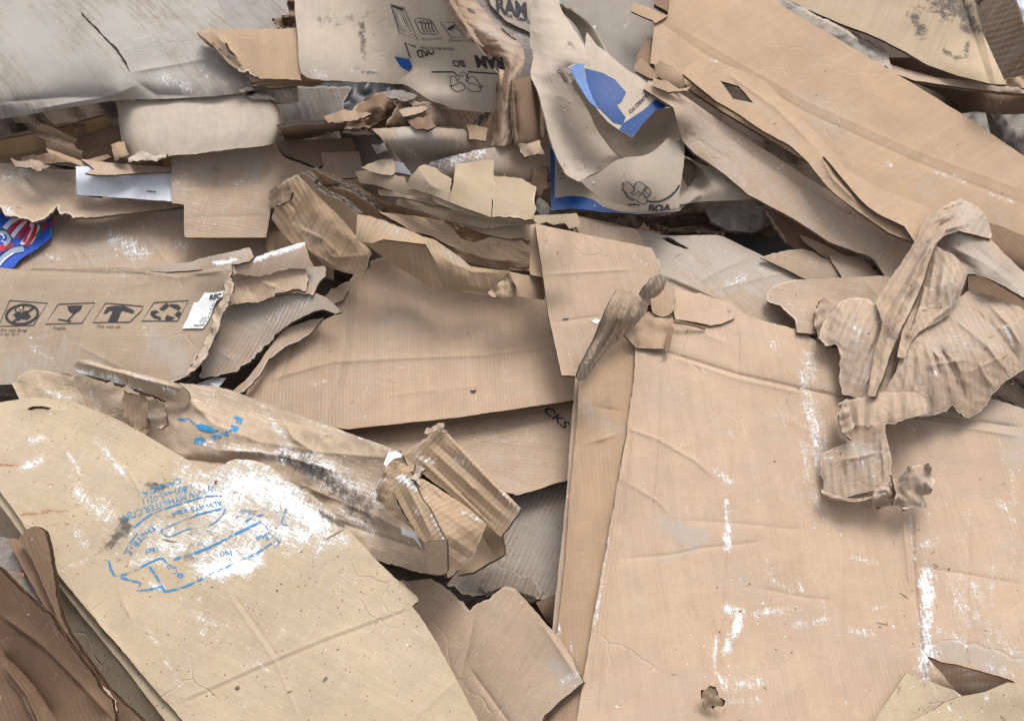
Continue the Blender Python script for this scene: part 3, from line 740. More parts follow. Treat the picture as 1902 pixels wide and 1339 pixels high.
# ================================================================== lowest layer, back
S('grey_floor_panel', 'smooth dark grey panel seen deep in the gap right of the crumpled scraps', 'panel',
  '1300,395 1490,405 1530,500 1400,520 1330,470', -120, MAT['concrete'], wave=0)
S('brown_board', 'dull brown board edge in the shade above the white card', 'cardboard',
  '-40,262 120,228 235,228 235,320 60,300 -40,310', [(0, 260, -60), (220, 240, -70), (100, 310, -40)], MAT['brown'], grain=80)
S('black_plastic_sheet', 'black plastic sheet in the hollow below the printed cream paper', 'plastic sheet',
  '600,150 700,155 770,175 740,215 640,240 590,240', [(600, 170, -40), (740, 180, -70), (640, 240, -40)], MAT['black_plastic'], crum=(8, 60), wave=0)
S('brown_board', 'brown board at the back between the strap and the torn paper roll', 'cardboard',
  '950,120 1003,110 1012,262 955,275', [(950, 120, -10), (1003, 262, -50)], MAT['brown'], grain=0, marks=[('u', '990,150 985,260', 30, .5)])
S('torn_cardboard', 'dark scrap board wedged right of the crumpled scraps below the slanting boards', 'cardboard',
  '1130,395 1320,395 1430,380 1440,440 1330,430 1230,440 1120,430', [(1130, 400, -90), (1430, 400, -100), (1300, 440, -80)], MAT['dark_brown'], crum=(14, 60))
S('torn_cardboard', 'brown board behind the stack of chipboard flaps', 'cardboard',
  '960,300 1100,290 1100,430 980,430 930,400', -60, MAT['brown'], grain=60)
# right end of the far row of boxes, top right corner
S('plastic_film', 'blue white plastic film in the top right corner', 'plastic film', '1790,-60 2060,-60 2060,110 1890,60 1840,20', [(1800, 0, -60), (2000, 0, -40), (1900, 60, -60)], MAT['white_film'], crum=(10, 60), marks=None)
S('standing_cardboard', 'brown dusty board standing at the right edge under the plastic film', 'cardboard',
  '1822,5 1872,-40 1905,60 1960,200 1960,300 1880,250 1810,180 1790,60', [(1830, 0, -40), (1900, 60, 60), (1860, 200, -20), (1800, 60, -90)], MAT['brown'], grain=20, marks=[('u', '1850,10 1880,180', 60, .6)])
for i, (a, lb, sp) in enumerate((('1765,215 1830,205 1850,300 1830,420 1780,330 1735,240', 'creased brown paper hanging in the gap left of the right edge', (1790, 260)),
                  ('1840,212 1905,205 1960,240 1960,440 1880,420 1850,340 1880,300', 'pale creased paper hanging at the right edge below the folded board', (1900, 280)))):
    S('creased_paper', lb, 'paper', a, [(sp[0] - 40, 210, -70), (sp[0], 300, -40), (sp[0] + 50, 420, -80), (sp[0] + 60, 220, -60)], MAT['weathered'], crum=(20, 55, 5), wave=0, t=2)
S('folded_cardboard', 'folded brown board bowed outward under the stained board at top right', 'cardboard',
  '1700,110 1790,150 1905,165 1990,170 1990,215 ( 1905,212 1840,212 1790,200 1735,170 ) 1600,110',
  [(1650, 110, -30), (1800, 155, 26), (1990, 170, 30), (1800, 205, -50), (1990, 212, -50)], MAT['brown'], grain=95)
S('cardboard_strip', 'narrow worn board edge running just below the stained board', 'cardboard',
  '1590,85 1660,122 1740,145 1800,150 1990,165 1990,182 1850,170 1780,162 1700,150 1640,130 1560,90', [(1600, 100, 10), (1800, 160, 40), (1990, 175, 40)], MAT['worn'], t=5)
for a, lb in (('1853,150 1880,145 1905,140 1905,165 1870,160', 'bunch of torn corrugated bits at the right edge'),):
    S('torn_cardboard', lb, 'cardboard', a, [(1850, 150, 40), (1905, 150, 52)], MAT['tan'], crum=(6, 18), wave=0)

# top right stained board
S('stained_cardboard', 'large tan board at top right with a round black soot stain', 'cardboard',
  '1440,-60 1900,-60 1810,0 1825,60 1869,158 1835,155 1775,140 1720,120 ( 1680,96 1620,66 1560,44 1500,18 ) 1455,-5',
  [(1450, 0, 20), (1800, -40, 90), (1830, 150, 66), (1640, 80, 60)], MAT['stained'], grain=-25, t=5, edge=MAT['edge_grey'],
  folds=[('1780,-20 1800,40 1838,156', -10, 9), ('1805,-20 1850,158', 4, 5)],
  marks=[('d', '1745,0 1790,20 1800,50', 26, .8), ('d', '1700,30 1712,62', 16, .7), ('d', '1690,20 1740,10', 22, .45), ('d', '1755,95 1775,108 1795,104 1798,80', 7, .75), ('d', '1805,40 1815,55', 12, .8), ('d', '1722,-10 1760,25', 30, .6)])
S('torn_cardboard', 'ragged pale peeled paper edge along the top of the largest slanting board', 'cardboard',
  '~3 1430,-20 1470,5 1500,18 1560,50 1590,66 ~7 1630,88 1655,105 1660,130 1625,125 ~2 1560,90 1500,50 1440,10', [(1440, 0, 10), (1650, 120, 40)], MAT['grey'], crum=(5, 30), t=2)

# ================================================================== top left
S('weathered_board', 'grey weathered board with coarse grain at the top behind the dusty sheet', 'cardboard',
  '370,-60 560,-60 560,70 430,70 400,30', [(400, 0, -10), (560, 0, -30), (450, 60, 20)], MAT['weathered'], grain=-50, marks=[('u', '400,0 450,50', 40, .5)])
S('torn_scrap', 'small curled brown scrap beside the corner of the cream paper', 'cardboard scrap',
  '~4 505,35 540,28 535,5 552,-10 560,50 530,52 510,50', 25, MAT['brown'], crum=(14, 26), wave=0)
A9 = S('weathered_board', 'grey brown grained board in shade below the tan box flaps', 'cardboard',
  '~2 470,160 655,160 640,190 632,225 622,238 560,240 515,225', [(480, 170, -20), (650, 165, -30), (560, 240, -55)], MAT['weathered'], grain=-70)
S('torn_cardboard', 'thin torn board strip in the hollow left of the crumpled knot', 'cardboard',
  '515,238 ( 560,230 620,228 690,212 ) 720,200 745,196 ~3 748,214 720,236 ( 680,244 620,246 560,262 ) 540,266 525,258', [(520, 250, -20), (740, 205, -25), (620, 232, -50)], MAT['worn'], grain=80, t=5, edge=MAT['edge_grey'])
S('crumpled_cardboard', 'crumpled brown knot of board in the hollow under the cream paper', 'cardboard',
  '~3 665,190 700,172 735,170 780,178 745,200 722,215 700,232 640,240 650,215', [(660, 200, -30), (720, 175, 0), (700, 235, -15)], MAT['brown'], crum=(26, 50), wave=0)
S('torn_cardboard', 'dark torn flap with a ragged tip in the hollow right of the knot', 'cardboard',
  '~3 740,190 790,195 760,215 800,215 750,240 715,250 720,225', [(740, 200, -30), (790, 215, -20)], MAT['dark_brown'], crum=(8, 40))
A7 = S('printed_board', 'brown board with black lettering in the shade under the cream paper', 'cardboard',
  '~2 755,185 850,200 912,205 930,275 900,255 860,247 820,238 805,242', [(760, 190, -40), (915, 205, -20), (850, 250, -50)], MAT['brown'], grain=-35, marks=[('u', '800,210 880,240', 40, .5)])
S('small_flap', 'small brown flap at the foot of the rust stained strap', 'cardboard', '~1 912,205 930,190 925,275 895,250', 0, MAT['brown'])
text(A7, 'KGROUP', (872, 251), (17, -17.5), (-13, -9), MAT['ink_black'], .02)

# ================================================================== far left shelf
S('purple_board', 'thin stack of dark edged boards above the left end of the white card', 'cardboard',
  '85,275 170,290 175,318 100,305', 0, MAT['weathered'], edge=MAT['edge_dark'], t=7)
S('tan_board', 'brown board behind the small folded strip', 'cardboard',
  '145,232 205,228 232,245 236,298 200,286 150,308 130,262', [(150, 240, -20), (230, 290, -25)], MAT['brown'], grain=60)
tb = S('taped_board_edge', 'long board edge wrapped in shiny tan tape at the left below the dusty sheet', 'cardboard',
  '-60,275 0,262 60,250 120,237 185,218 ( 197,217 202,228 197,238 ) 140,255 60,280 0,295 -60,310', [(0, 262, 20), (200, 218, 10), (0, 300, -40), (200, 240, -30)], MAT['tape'], grain=70, t=4, wave=1)
S('torn_patch', None, None, '~2 135,234 160,230 162,244 148,250 138,248', [(135, 234, 4), (162, 245, -12)], MAT['dark_brown'], parent=tb.obj, crum=(5, 10), wave=0, t=2)
z = thing('folded_strip', 'small strip of board folded into an M in front of the taped board', 'cardboard', 108, 270, 10)
S('fold', None, None, '76,230 90,233 144,260 138,268 68,240', [(76, 230, 42), (140, 262, 40), (70, 245, 22)], MAT['tan'], parent=z, wave=0, grain=60)
S('fold', None, None, '68,241 138,268 141,277 136,279 66,253', [(70, 241, 38), (140, 270, 36), (66, 255, 50)], MAT['brown'], parent=z, wave=0, grain=60)
S('fold', None, None, '84,263 141,280 152,284 154,301 90,278', [(84, 263, 34), (150, 282, 32), (90, 280, 14)], MAT['tan'], parent=z, wave=0, grain=60)
S('flap', None, None, '84,274 154,300 200,286 208,292 158,312 92,286', [(84, 274, 16), (150, 300, 14), (200, 290, 10)], MAT['tan'], parent=z, wave=0, grain=60)
S('small_box_end', 'small brown board end sticking out under the rolled board', 'cardboard',
  '236,292 318,285 318,311 275,313 248,306', [(236, 292, 20), (318, 300, 20), (270, 313, 0)], MAT['brown'])
S('tape_piece', 'short bit of yellowish tape hanging beside the notched board', 'tape', '300,291 318,290 318,312 304,312 303,300', 30, MAT['tape'], t=2, wave=0)

# ================================================================== middle left floor of boards
B2 = S('dusty_cardboard', 'large flat brown board with white dust patches below the notched board', 'cardboard',
  '100,400 220,395 345,380 500,400 520,480 470,520 240,520 20,512 20,488 95,445', [(100, 400, -30), (500, 400, -40), (20, 500, -10), (480, 510, 0)], MAT['worn'], grain=15,
  folds=[('230,398 280,450 320,500', 3, 4), ('125,440 150,500', 3, 4), ('135,440 180,500', 2, 3)],
  marks=[('p', '215,445 265,470', 26, .62), ('p', '330,450 345,455', 14, .5), ('p', '50,470 110,480', 12, .5), ('u', '150,470 300,430', 60, .4)])
S('rough_board', 'brown board lying under the notched board and the curled brown carton', 'cardboard',
  '480,330 620,330 620,520 560,500 500,485 490,440', [(480, 340, -30), (600, 520, -10), (500, 480, -10)], MAT['tan'], grain=5)
fl = S('printed_carton', 'glossy carton printed with red and white stripes on blue at the left edge', 'carton',
  '-60,395 30,398 100,408 96,440 ( 70,462 40,480 25,497 ) -60,505', [(0, 400, 5), (95, 440, 0), (0, 500, 5)], MAT['blue_print'], t=2, wave=0)
draw(fl, [line('8,425 20,412 40,404', 9), line('22,440 34,425 48,410', 8)], MAT['white_print'], 'printed_stripe', lift=1.0)
draw(fl, [line('16,432 28,418 45,406', 7), line('33,442 42,430 54,412', 6)], MAT['red_print'], 'printed_stripe', lift=1.6)
draw(fl, [line('40,455 52,438 58,424 60,415', 8), line('55,452 66,436 72,418', 7)], MAT['white_print'], 'printed_stripe', lift=1.0)
draw(fl, [line('44,450 50,434 56,422', 6), line('50,456 62,438 67,418', 7), line('80,428 86,412', 7), line('93,420 99,408', 6)], MAT['red_print'], 'printed_stripe', lift=1.6)
draw(fl, [line('68,440 78,425 76,414', 7), line('94,434 95,424', 5)], MAT['green_print'], 'printed_stripe', lift=1.3)
draw(fl, [line('0,432 12,434 17,444 8,456', 7, curve=True), line('-5,492 8,478 25,466 44,462', 11, curve=True)], MAT['silver_print'], 'printed_ring', lift=1.8)
draw(fl, [line('0,462 12,458 24,455', 12)], MAT['red_print'], 'printed_stripe', lift=1.6)
draw(fl, [line('-4,435 4,436 8,443', 3, curve=True), line('-6,500 8,482 25,470', 3, curve=True), line('2,447 12,452', 2)], MAT['white_print'], 'printed_ring', lift=2.4)
draw(fl, [line('-5,428 8,426 20,440 20,452 8,462', 2, curve=True), line('-5,475 20,460 44,456 52,460', 2.2, curve=True)], MAT['dark_print'], 'printed_outline', lift=2.4)
S('torn_cardboard', 'torn board with white scuffs lying over the striped carton at the left edge', 'cardboard',
  '-60,300 -20,303 20,303 ~2 30,306 50,312 142,316 142,364 318,376 ~1 348,384 300,390 230,397 ~4 160,405 110,397 105,383 85,405 60,410 40,403 20,402 0,388 -60,380',
  [(0, 310, 10), (140, 330, 5), (340, 385, 0), (20, 400, 45), (100, 400, 38)], MAT['worn'], grain=-35, folds=[('35,312 62,345 100,385', -5, 5), ('48,312 76,345 108,380', 4, 5)],
  marks=[('p', '5,330 40,318', 14, .55), ('p', '0,385 20,392', 10, .7), ('u', '20,330 90,340', 40, .5)])
wc = S('white_card', 'bright white card lying between brown boards at the left', 'card', '141,309 200,312 330,320 330,372 318,374 230,368 142,362', [(141, 310, 14), (318, 374, 26), (318, 320, 20)], MAT['white_board'], t=3, wave=0)
draw(wc, [line('272,355 290,357', 2.5)], MAT['brown'], 'brown_fleck')
S('thin_flap', 'thin worn flap with a pointed corner lying over the white card', 'cardboard', '~1 150,296 240,306 318,311 318,319 250,322 180,326 158,322 175,315', [(150, 300, 30), (318, 312, 34), (180, 326, 45)], MAT['worn'], t=3, grain=80)

# ================================================================== back middle floor
S('blue_grey_board', 'dusty blue grey board behind the chipboard flaps', 'cardboard', '630,245 700,258 760,285 745,300 680,325 655,300', [(650, 250, -30), (740, 300, -25)], MAT['grey'], grain=-20)
S('white_card', 'sliver of white card between the dusty boards at back centre', 'card', '728,300 770,305 770,328 725,318', -10, MAT['white_board'], wave=0)
S('dusty_cardboard', 'whitish dusty board in the shade under the printed brown board', 'cardboard',
  '~1 690,240 765,235 860,240 915,262 940,290 800,320 770,330 735,285 712,262', [(700, 245, -25), (915, 262, -20), (780, 325, 0)], MAT['dusty'], grain=-40, marks=[('u', '750,270 800,300', 40, 1.0), ('p', '760,280 790,310', 14, .5)])
S('dusty_cardboard', 'long smooth board with a white scuffed left end beside the blue edged paper roll', 'cardboard',
  '~1 778,330 ( 800,302 860,285 940,268 ) 1024,252 1060,252 1060,330 1020,335 985,352 960,360 860,345', [(790, 310, 20), (1020, 253, 25), (1020, 340, 5), (860, 345, 5)], MAT['pink'], grain=75,
  folds=[('960,345 1060,318', -5, 6)], marks=[('p', '800,308 860,292 900,282', 16, .66), ('u', '820,310 1000,270', 40, .45)])
S('thin_board', 'thin board with a rounded dark edged corner behind the notched board', 'cardboard',
  '512,262 600,258 655,256 662,284 604,284 602,306 ( 590,312 560,300 530,290 ) 518,275', [(515, 265, 6), (655, 258, 0), (600, 306, 24)], MAT['worn'], grain=80, edge=MAT['edge_dark'])
S('thin_board', 'small squarish board right of the rounded corner board', 'cardboard', '597,284 667,281 674,318 660,330 602,335 600,306', [(597, 284, 14), (667, 282, 12), (600, 335, 10)], MAT['worn'], grain=80, marks=[('u', '610,310 660,320', 20, .5)])
nb = S('notched_board', 'flat brown board with a square notch cut from its lower left corner', 'cardboard',
  '318,290 400,281 470,274 514,269 522,290 560,306 600,318 640,340 560,380 ( 503,388 500,410 ) 494,441 350,442 ( 343,441 342,436 ) 342,380 319,377', [(318, 290, 22), (520, 270, 30), (342, 441, 34), (600, 330, 10)],
  MAT['worn'], grain=84, folds=[('320,350 510,340', -2, 4), ('345,405 500,400', -1.5, 3), ('320,355 400,352', 2, 2)], marks=[('p', '430,340 450,335', 8, .5), ('p', '325,340 345,325', 10, .4), ('u', '330,310 480,320', 50, .45), ('p', '350,400 380,402', 10, .3)])

# rolled board
rb = L('rolled_board', 'wide pale board rolled at both ends below the big dusty sheet', 'cardboard',
  ['216,186,40 228,190,74 250,188,92 300,183,96 380,180,98 450,178,96 496,180,90 520,200,60',
   '219,215,46 230,218,78 252,216,96 310,212,100 385,208,100 455,205,98 508,208,92 524,222,56',
   '224,255,44 236,258,74 258,256,92 315,250,96 388,247,96 455,243,94 508,240,86 522,248,54',
   '229,288,30 240,297,50 262,299,74 312,290,84 362,286,84 440,277,84 500,269,74 516,262,44'], MAT['cream'], grain=86, t=4, n=130, crum=(.7, 60), torn=1.0,
  marks=[('u', '250,240 500,230', 60, .5), ('d', '480,214 482,215', 3, .5)])
S('torn_edge', None, None, '~3 236,292 262,280 290,288 312,284 310,292 285,298 258,301 240,300', 60, MAT['cream'], parent=rb.obj, t=3, crum=(5, 20), wave=0)

# big grey dusty sheet
gs = S('dusty_sheet', 'huge grey plaster dusted board with a long slit at the top left', 'cardboard',
  '-120,-120 360,-120 ( 395,-20 415,30 440,75 ) ( 455,105 462,140 470,168 ) 450,174 ( 400,179 330,183 270,185 230,185 ) ( 180,192 110,203 50,214 ) 0,222 -120,236',
  [(0, 0, 120), (200, 60, 165), (400, 0, 100), (0, 160, 150), (200, 150, 150), (430, 150, 110), (0, 222, 98), (230, 186, 98), (440, 176, 92), (0, 200, 132), (220, 168, 134), (430, 60, 120)],
  MAT['grey'], grain=-48, t=5, wave=5, crum=(1.5, 90), folds=[('60,205 140,190 210,178 250,160 ', 5, 6), ('0,190 120,180 240,182', -4, 6), ('240,135 330,120 440,100', 5, 6), ('250,150 290,175 360,178 ', -6, 8)],
  holes=['~1 150,22 162,36 180,52 200,74 220,92 236,118 243,138 244,141 234,122 222,104 206,86 186,64 168,46 152,30'],
  marks=[('u', '20,30 140,190', 60, .7), ('u', '200,30 300,160', 50, .55), ('p', '300,140 345,165', 18, .5), ('p', '370,110 385,150', 12, .45), ('u', '150,100 240,170', 30, .9), ('p', '60,195 62,196', 8, .5), ('d', '145,15 165,35', 10, .4)])
L('curled_board_end', 'curled grey end of a board just below the tan box flaps', 'cardboard',
  ['440,168,60 470,160,70 510,158,78 550,158,70', '452,176,64 478,170,80 515,168,92 553,166,80', '470,186,50 500,186,60 530,194,66 555,190,60'], MAT['grey'], grain=80, n=50, t=3, crum=(2, 30))
tf = thing('flattened_box', 'flattened tan box with several stacked flaps and a hand hole at top left', 'box', 450, 110, 120)
for i, (o_, h_) in enumerate((('372,72 470,140 482,160 500,165 660,146 560,60 ', 74), ('368,68 462,140 478,157 655,150 640,80', 88), ('366,64 452,136 468,152 600,150 600,70', 101))):
    S('flap', None, None, '~1 ' + o_, [(370, 65, h_ + 22), (480, 160, h_ - 6), (640, 150, h_ - 4)], MAT['tan'], parent=tf, t=4, wave=1, res=9)
tp = S('top_flap', None, None, '~1 365,60 388,53 470,55 560,52 560,150 482,147 ~3 478,142 466,138 462,133 448,134 ~1 436,128 420,114 395,86', [(365, 60, 150), (550, 55, 118), (440, 132, 112), (550, 150, 112)], MAT['tan'], parent=tf, t=5,
  holes=['417,80 422,81 427,92 436,101 442,109 434,104 424,96 420,88'], folds=[('395,60 425,90 455,130', 7, 7)], grain=10, part_label='topmost tan flap with a slotted hand hole')
text(tp, 'H W TH', (392, 80), (3.5, 10.2), (9, -1.8), MAT['ink_faded'], 0, mx=9)
text(tp, 'BOOMSOOF', (404, 93), (7.4, 6.1), (5.6, -6.4), MAT['ink_faded'], .01, mx=9)
text(tp, 'for the best', (412, 90), (4.4, 3.4), (3, -4), MAT['ink_faded'], .0, mx=9)

# ================================================================== top centre: roll paper
S('grey_paper', 'smooth grey building paper sheet at the top behind the torn roll', 'paper', '1020,-80 1260,-80 1240,120 1205,200 1120,200 1040,60', [(1020, -40, 40), (1240, -40, 30), (1150, 180, 30)], MAT['grey_paper'], t=2,
  marks=[('p', '1102,50 1103,51', 3, .8), ('p', '1160,50 1170,40', 4, .5), ('d', '1115,60 1118,70', 4, .4)])
S('dark_paper', 'dark paper in the shade at the top beside the rusty strap', 'paper', '850,-80 1000,-80 1010,150 990,200 940,100 900,60', [(850, -60, -30), (1000, 0, -50), (990, 150, -40)], MAT['weathered'], t=2)
rp = S('printed_paper', 'shaded paper with black block capitals at the top left of the torn roll', 'paper', '880,-80 1010,-80 1010,80 984,60 940,40 912,10', [(890, -40, 0), (1000, -40, 10), (1000, 70, -10)], MAT['paper'], t=2)
text(rp, 'RAM', (921, 21), (29, 6), (-3, -38), MAT['ink_black'], .05)
text(rp, 'FOR TEMPORA', (936, 30), (9, 2.6), (-.6, -9), MAT['ink_black'], .02)
cp = S('printed_roll_paper', 'cream building paper with printed pictograms and a bright dirty left half', 'paper',
  '545,-80 820,-80 ( 835,0 870,60 905,110 935,150 ) 935,206 ~1 910,208 ( 880,206 845,202 800,188 ) ( 775,172 755,160 733,156 ) 690,153 650,151 600,150 ( 580,148 562,140 556,128 ) 553,70 548,30 546,0',
  [(545, -60, 190), (545, 0, 180), (556, 130, 150), (670, -60, 222), (690, 30, 192), (700, 60, 182), (733, 150, 146), (850, -60, 390), (870, 60, 295), (900, 150, 178), (930, 205, 124), (820, 190, 114), (770, 80, 214), (640, 145, 148)],
  MAT['cream'], t=2, wave=2, grain=0, edge=MAT['edge_paper'], crum=(.8, 120),
  marks=[('d', '672,50 676,105', 10, .7), ('d', '664,130 700,138', 9, .65), ('d', '600,40 690,30', 22, .42), ('u', '560,110 640,145', 30, .7), ('p', '575,130 600,142', 12, .5), ('p', '655,128 700,135', 8, .5)])
S('blue_tape_scrap', None, None, '~1 732,106 760,110 765,126 758,132 745,126', [(732, 106, 150), (765, 130, 140)], MAT['blue_tape'], parent=cp.obj, t=1, free=False, wave=1)
K = MAT['ink_black']
draw(cp, [line('725,8 750,15 776,76 742,62', 1.2, closed=True), line('730,18 748,24 763,60 741,52 ', 1, closed=True), line('735,24 745,27 757,52 744,50', .8, closed=True), poly_fill('726,9 748,16 750,22 729,14')], MAT['ink_black'])
draw(cp, [line('769,38 774,34 797,37 803,42 814,63 808,65 784,63 780,60', 1.3, closed=True)] + [line('%d,%d %d,%d %d,%d %d,%d' % (780 + 6 * k, 38, 784 + 6 * k, 46, 784 + 6 * k, 53, 789 + 6 * k, 61), 1.8) for k in range(4)] + [line('775,42 802,45', 1.4)], MAT['ink_black'])
draw(cp, [line('818,42 842,42 863,70 838,70', 1.3, closed=True), poly_fill('829,55 842,46 846,50 838,55 845,60 841,58'), line('838,52 850,56', 1.2)], MAT['ink_black'])
text(cp, 'PAINT CARDS', (770, 66), (-4.6, -2.1), (2.2, 6), MAT['ink_faded'], 0)
text(cp, 'LABOR CURING', (821, 70), (-5.4, .2), (2, 6.5), MAT['ink_faded'], 0)
text(cp, 'EASY DRAWING', (872, 74), (-5.6, .0), (2, 6.5), MAT['ink_faded'], 0)
draw(cp, [line('772,88 752,80 762,108', 2.6)], MAT['ink_black'], 'printed_bracket')
draw(cp, [line('801,134 842,134 850,142', 2.6)], MAT['ink_black'], 'printed_bar')
draw(cp, [line('926,138 870,134 868,146', 2.6)], MAT['ink_black'], 'printed_bar')
text(cp, 'FLOOR PROTECTION', (842, 90), (-6.4, -.3), (1.6, 6.5), MAT['ink_black'], .01)
text(cp, 'RAM', (934, 109), (-26, -2), (7, 29), MAT['ink_black'], .06)
text(cp, 'BO', (862, 113), (-17, 0), (6, 17), MAT['ink_faded'], .05)
text(cp, 'ARD', (806, 96), (-17, -1.5), (6, 21), MAT['ink_black'], .03, cut=np.array([(755, 80), (815, 80), (812, 100), (790, 106), (760, 112)]))
RH = [line('853,139 860,134 867,141 866,150 870,154', 1.2, curve=True), line('853,139 852,150 848,152', 1.2, curve=True),
      line('850,152 845,143 838,143 836,152 840,160 848,156', 1.3, curve=True), line('836,160 845,169 856,170 864,163 857,154 848,157', 1.3, curve=True), line('834,160 841,160', 1.3),
      line('868,152 874,143 883,146 892,158 897,162 890,163', 1.3, curve=True), line('867,162 875,169 890,171 893,163 880,156 870,156', 1.3, curve=True), line('855,143 859,140', 1), line('860,143 863,140', 1), line('831,139 835,142 831,143', .8, closed=True)]
draw(cp, RH, MAT['ink_black'], 'printed_emblem')

# rust stained strap
L('rusty_strap', 'long twisted strap of pale board with rust brown stains hanging from the top', 'cardboard',
  ['812,-60,120 818,-10,124 845,40,120 880,78,112 912,104,104 926,122,96 925,160,80 920,205,62 912,272,40',
   '836,-60,140 846,-10,142 872,35,138 905,62,132 935,88,126 948,118,122 943,165,104 938,210,80 930,272,52',
   '868,-60,130 878,-12,128 900,22,126 930,52,122 962,78,116 974,104,112 966,150,96 958,205,72 950,268,44'], MAT['rusty'], grain=0, t=3, n=110, crum=(2.0, 40), torn=1.5,
  marks=[('b', '830,0 865,45 905,90', 20, .38), ('b', '925,240 915,270', 14, .5), ('b', '900,95 925,125', 8, .8), ('d', '870,18 880,24', 4, .9), ('u', '900,50 950,90', 20, .6), ('b', '925,130 922,250', 5, .7)])
S('brown_channel', 'dull brown channel shaped board under the lower end of the rusty strap', 'cardboard', '~1 950,150 985,140 1002,170 1004,262 958,272', [(950, 150, 20), (1004, 170, -10), (958, 270, -20), (1004, 262, -30)], MAT['brown'], grain=0, folds=[('955,160 962,270', -14, 6)])

# small torn scraps wedged in the gaps of the upper half
for lb_, o_, h_, mt_, gr_ in (
    ('narrow torn strip sticking out left of the crumpled knot', '~3 600,215 640,205 690,212 655,226 610,228', 10, 'tan', 20),
    ('curled scrap with a dark torn end right of the crumpled knot', '~3 715,172 745,168 775,180 760,190 728,186', 20, 'weathered', 60),
    ('pale sliver of board lying across the dark hollow under the cream paper', '~2 742,205 790,196 800,203 750,216', 20, 'worn', 10),
    ('jagged dark scrap under the tip of the pale sliver', '~4 755,222 800,215 812,235 770,240', -20, 'brown', 80),
    ('small board corner at the left foot of the rusty strap', '~2 868,232 905,238 900,262 872,258', 10, 'tan', 0),
    ('stubby torn scrap in front of the brown channel board', '~3 960,268 1000,262 1010,285 975,290', 20, 'worn', 45),
    ('torn brown scrap beside the blue edged paper roll at its left', '~4 990,318 1018,308 1020,345 1000,362 985,345', 0, 'brown', 30),
    ('crumpled little scrap under the corner of the blue edged roll', '~4 1000,372 1030,388 1068,396 1050,408 1010,402 992,390', 10, 'weathered', 70),
    ('dark flap end below the far left taped board edge', '~2 30,292 90,284 130,300 60,306', 10, 'brown', 80),
    ('ragged scrap lying on the thin dark edged boards at the far left', '~3 20,298 60,296 95,308 70,318 30,310', 24, 'worn', 20),
    ('bent strip of board under the left end of the rolled board', '~2 205,268 232,262 240,288 215,300', 0, 'tan', 60),
    ('small grey chip of board on the blue grey board', '~3 690,270 715,266 722,280 700,286', 0, 'weathered', 30)):
    S('torn_scrap', lb_, 'cardboard scrap', o_, [(600, 200, h_), (900, 300, h_)] if 0 else h_, MAT[mt_], grain=gr_, crum=(3.2, 24), wave=2, t=4, stiff=.2, edge=MAT['edge_grey'])

# ================================================================== floor sheets, centre and bottom
S('grey_layered_board', 'grey peeling layered board under the crumpled tan bundle', 'cardboard',
  '830,1085 900,1000 955,915 1060,890 1075,1000 ~4 1050,1100 1035,1100 1015,1118 1000,1108 985,1120 975,1115 930,1105 900,1108 860,1100', [(850, 1080, -30), (1060, 900, -20), (1000, 1110, -10)], MAT['peeling'], grain=-25, t=5, edge=MAT['edge_grey'],
  folds=[('925,1048 960,1075 1010,1100', -5, 3), ('960,960 950,990 930,1010', -4, 3), ('1020,1120 960,1082 935,1050', 3, 4)], marks=[('u', '950,950 1030,1080', 70, .6)])
S('torn_layer', 'thin torn grey layer peeled up at the lower end of the layered board', 'cardboard', '~4 925,1045 950,1060 975,1072 1010,1095 1000,1112 960,1095 930,1092 905,1100 890,1080', [(925, 1045, 4), (1000, 1105, 12)], MAT['peeling'], t=3, edge=MAT['edge_grey'], grain=-25)
S('dark_board', 'dark board edge in the small gap left of the front carton', 'cardboard', '995,1118 1040,1100 1040,1180 1010,1145', -50, MAT['brown'])
C1 = S('brown_board', 'wide brown board with handwriting like black letters under the ribbed board', 'cardboard',
  '560,780 700,785 1068,730 1090,740 1080,885 ~1 1050,893 1000,908 960,920 900,900 700,860 580,830', [(600, 790, -20), (1068, 740, -10), (960, 918, 16), (1060, 890, 20)], MAT['pink'], grain=80, t=5, edge=MAT['edge_grey'], folds=[('860,830 960,800 1060,775', 2, 3), ('1000,910 900,870', -1, 4)])
text(C1, 'CKS', (1007, 762), (23, 19), (17, -12), MAT['ink_black'], .02, warp=None)
C0 = S('ribbed_board', 'big flat ribbed kraft board in the centre under the crushed carton', 'cardboard',
  '440,755 455,735 480,680 520,620 590,600 632,580 618,560 ~3 600,548 620,535 650,520 690,480 ~0.5 780,470 900,500 1010,540 1080,600 1090,742 1066,743 980,756 850,775 645,797 600,790',
  [(450, 740, -10), (700, 490, 0), (1040, 560, 10), (1066, 743, 34), (645, 797, 24)], MAT['kraft_ribbed'], grain=4, t=10, res=6, wave=.8, stiff=.9,
  folds=[('500,705 620,672 760,665 900,660 1045,640', 3.5, 4), ('650,525 640,640 625,720 600,790', -2.2, 3), ('665,525 655,650 640,725', 2.5, 3), ('560,590 530,680 505,740', -2.5, 3), ('772,520 772,600', -1.5, 2.5), ('905,540 898,700', 1.2, 2.5), ('710,735 780,728 900,715', 1.4, 3), ('690,520 665,680', 1.0, 2), ('600,600 575,700', 1.5, 3)],
  marks=[('p', '1010,730 840,745', 9, .28), ('p', '580,715 610,705', 5, .5), ('p', '670,770 675,774', 3, .6), ('u', '640,620 760,600', 40, .35), ('p', '720,640 725,640', 3, .6)])
draw(C0, [poly_fill('872,725 886,724 882,730 876,730')], MAT['ink_black'], 'dark_fleck')
S('worn_scrap', None, None, '~3 602,548 618,536 645,538 636,556 620,566 625,580 612,570', [(602, 548, 10), (640, 540, 14)], MAT['kraft'], parent=C0.obj, t=3, wave=0, crum=(3, 20))


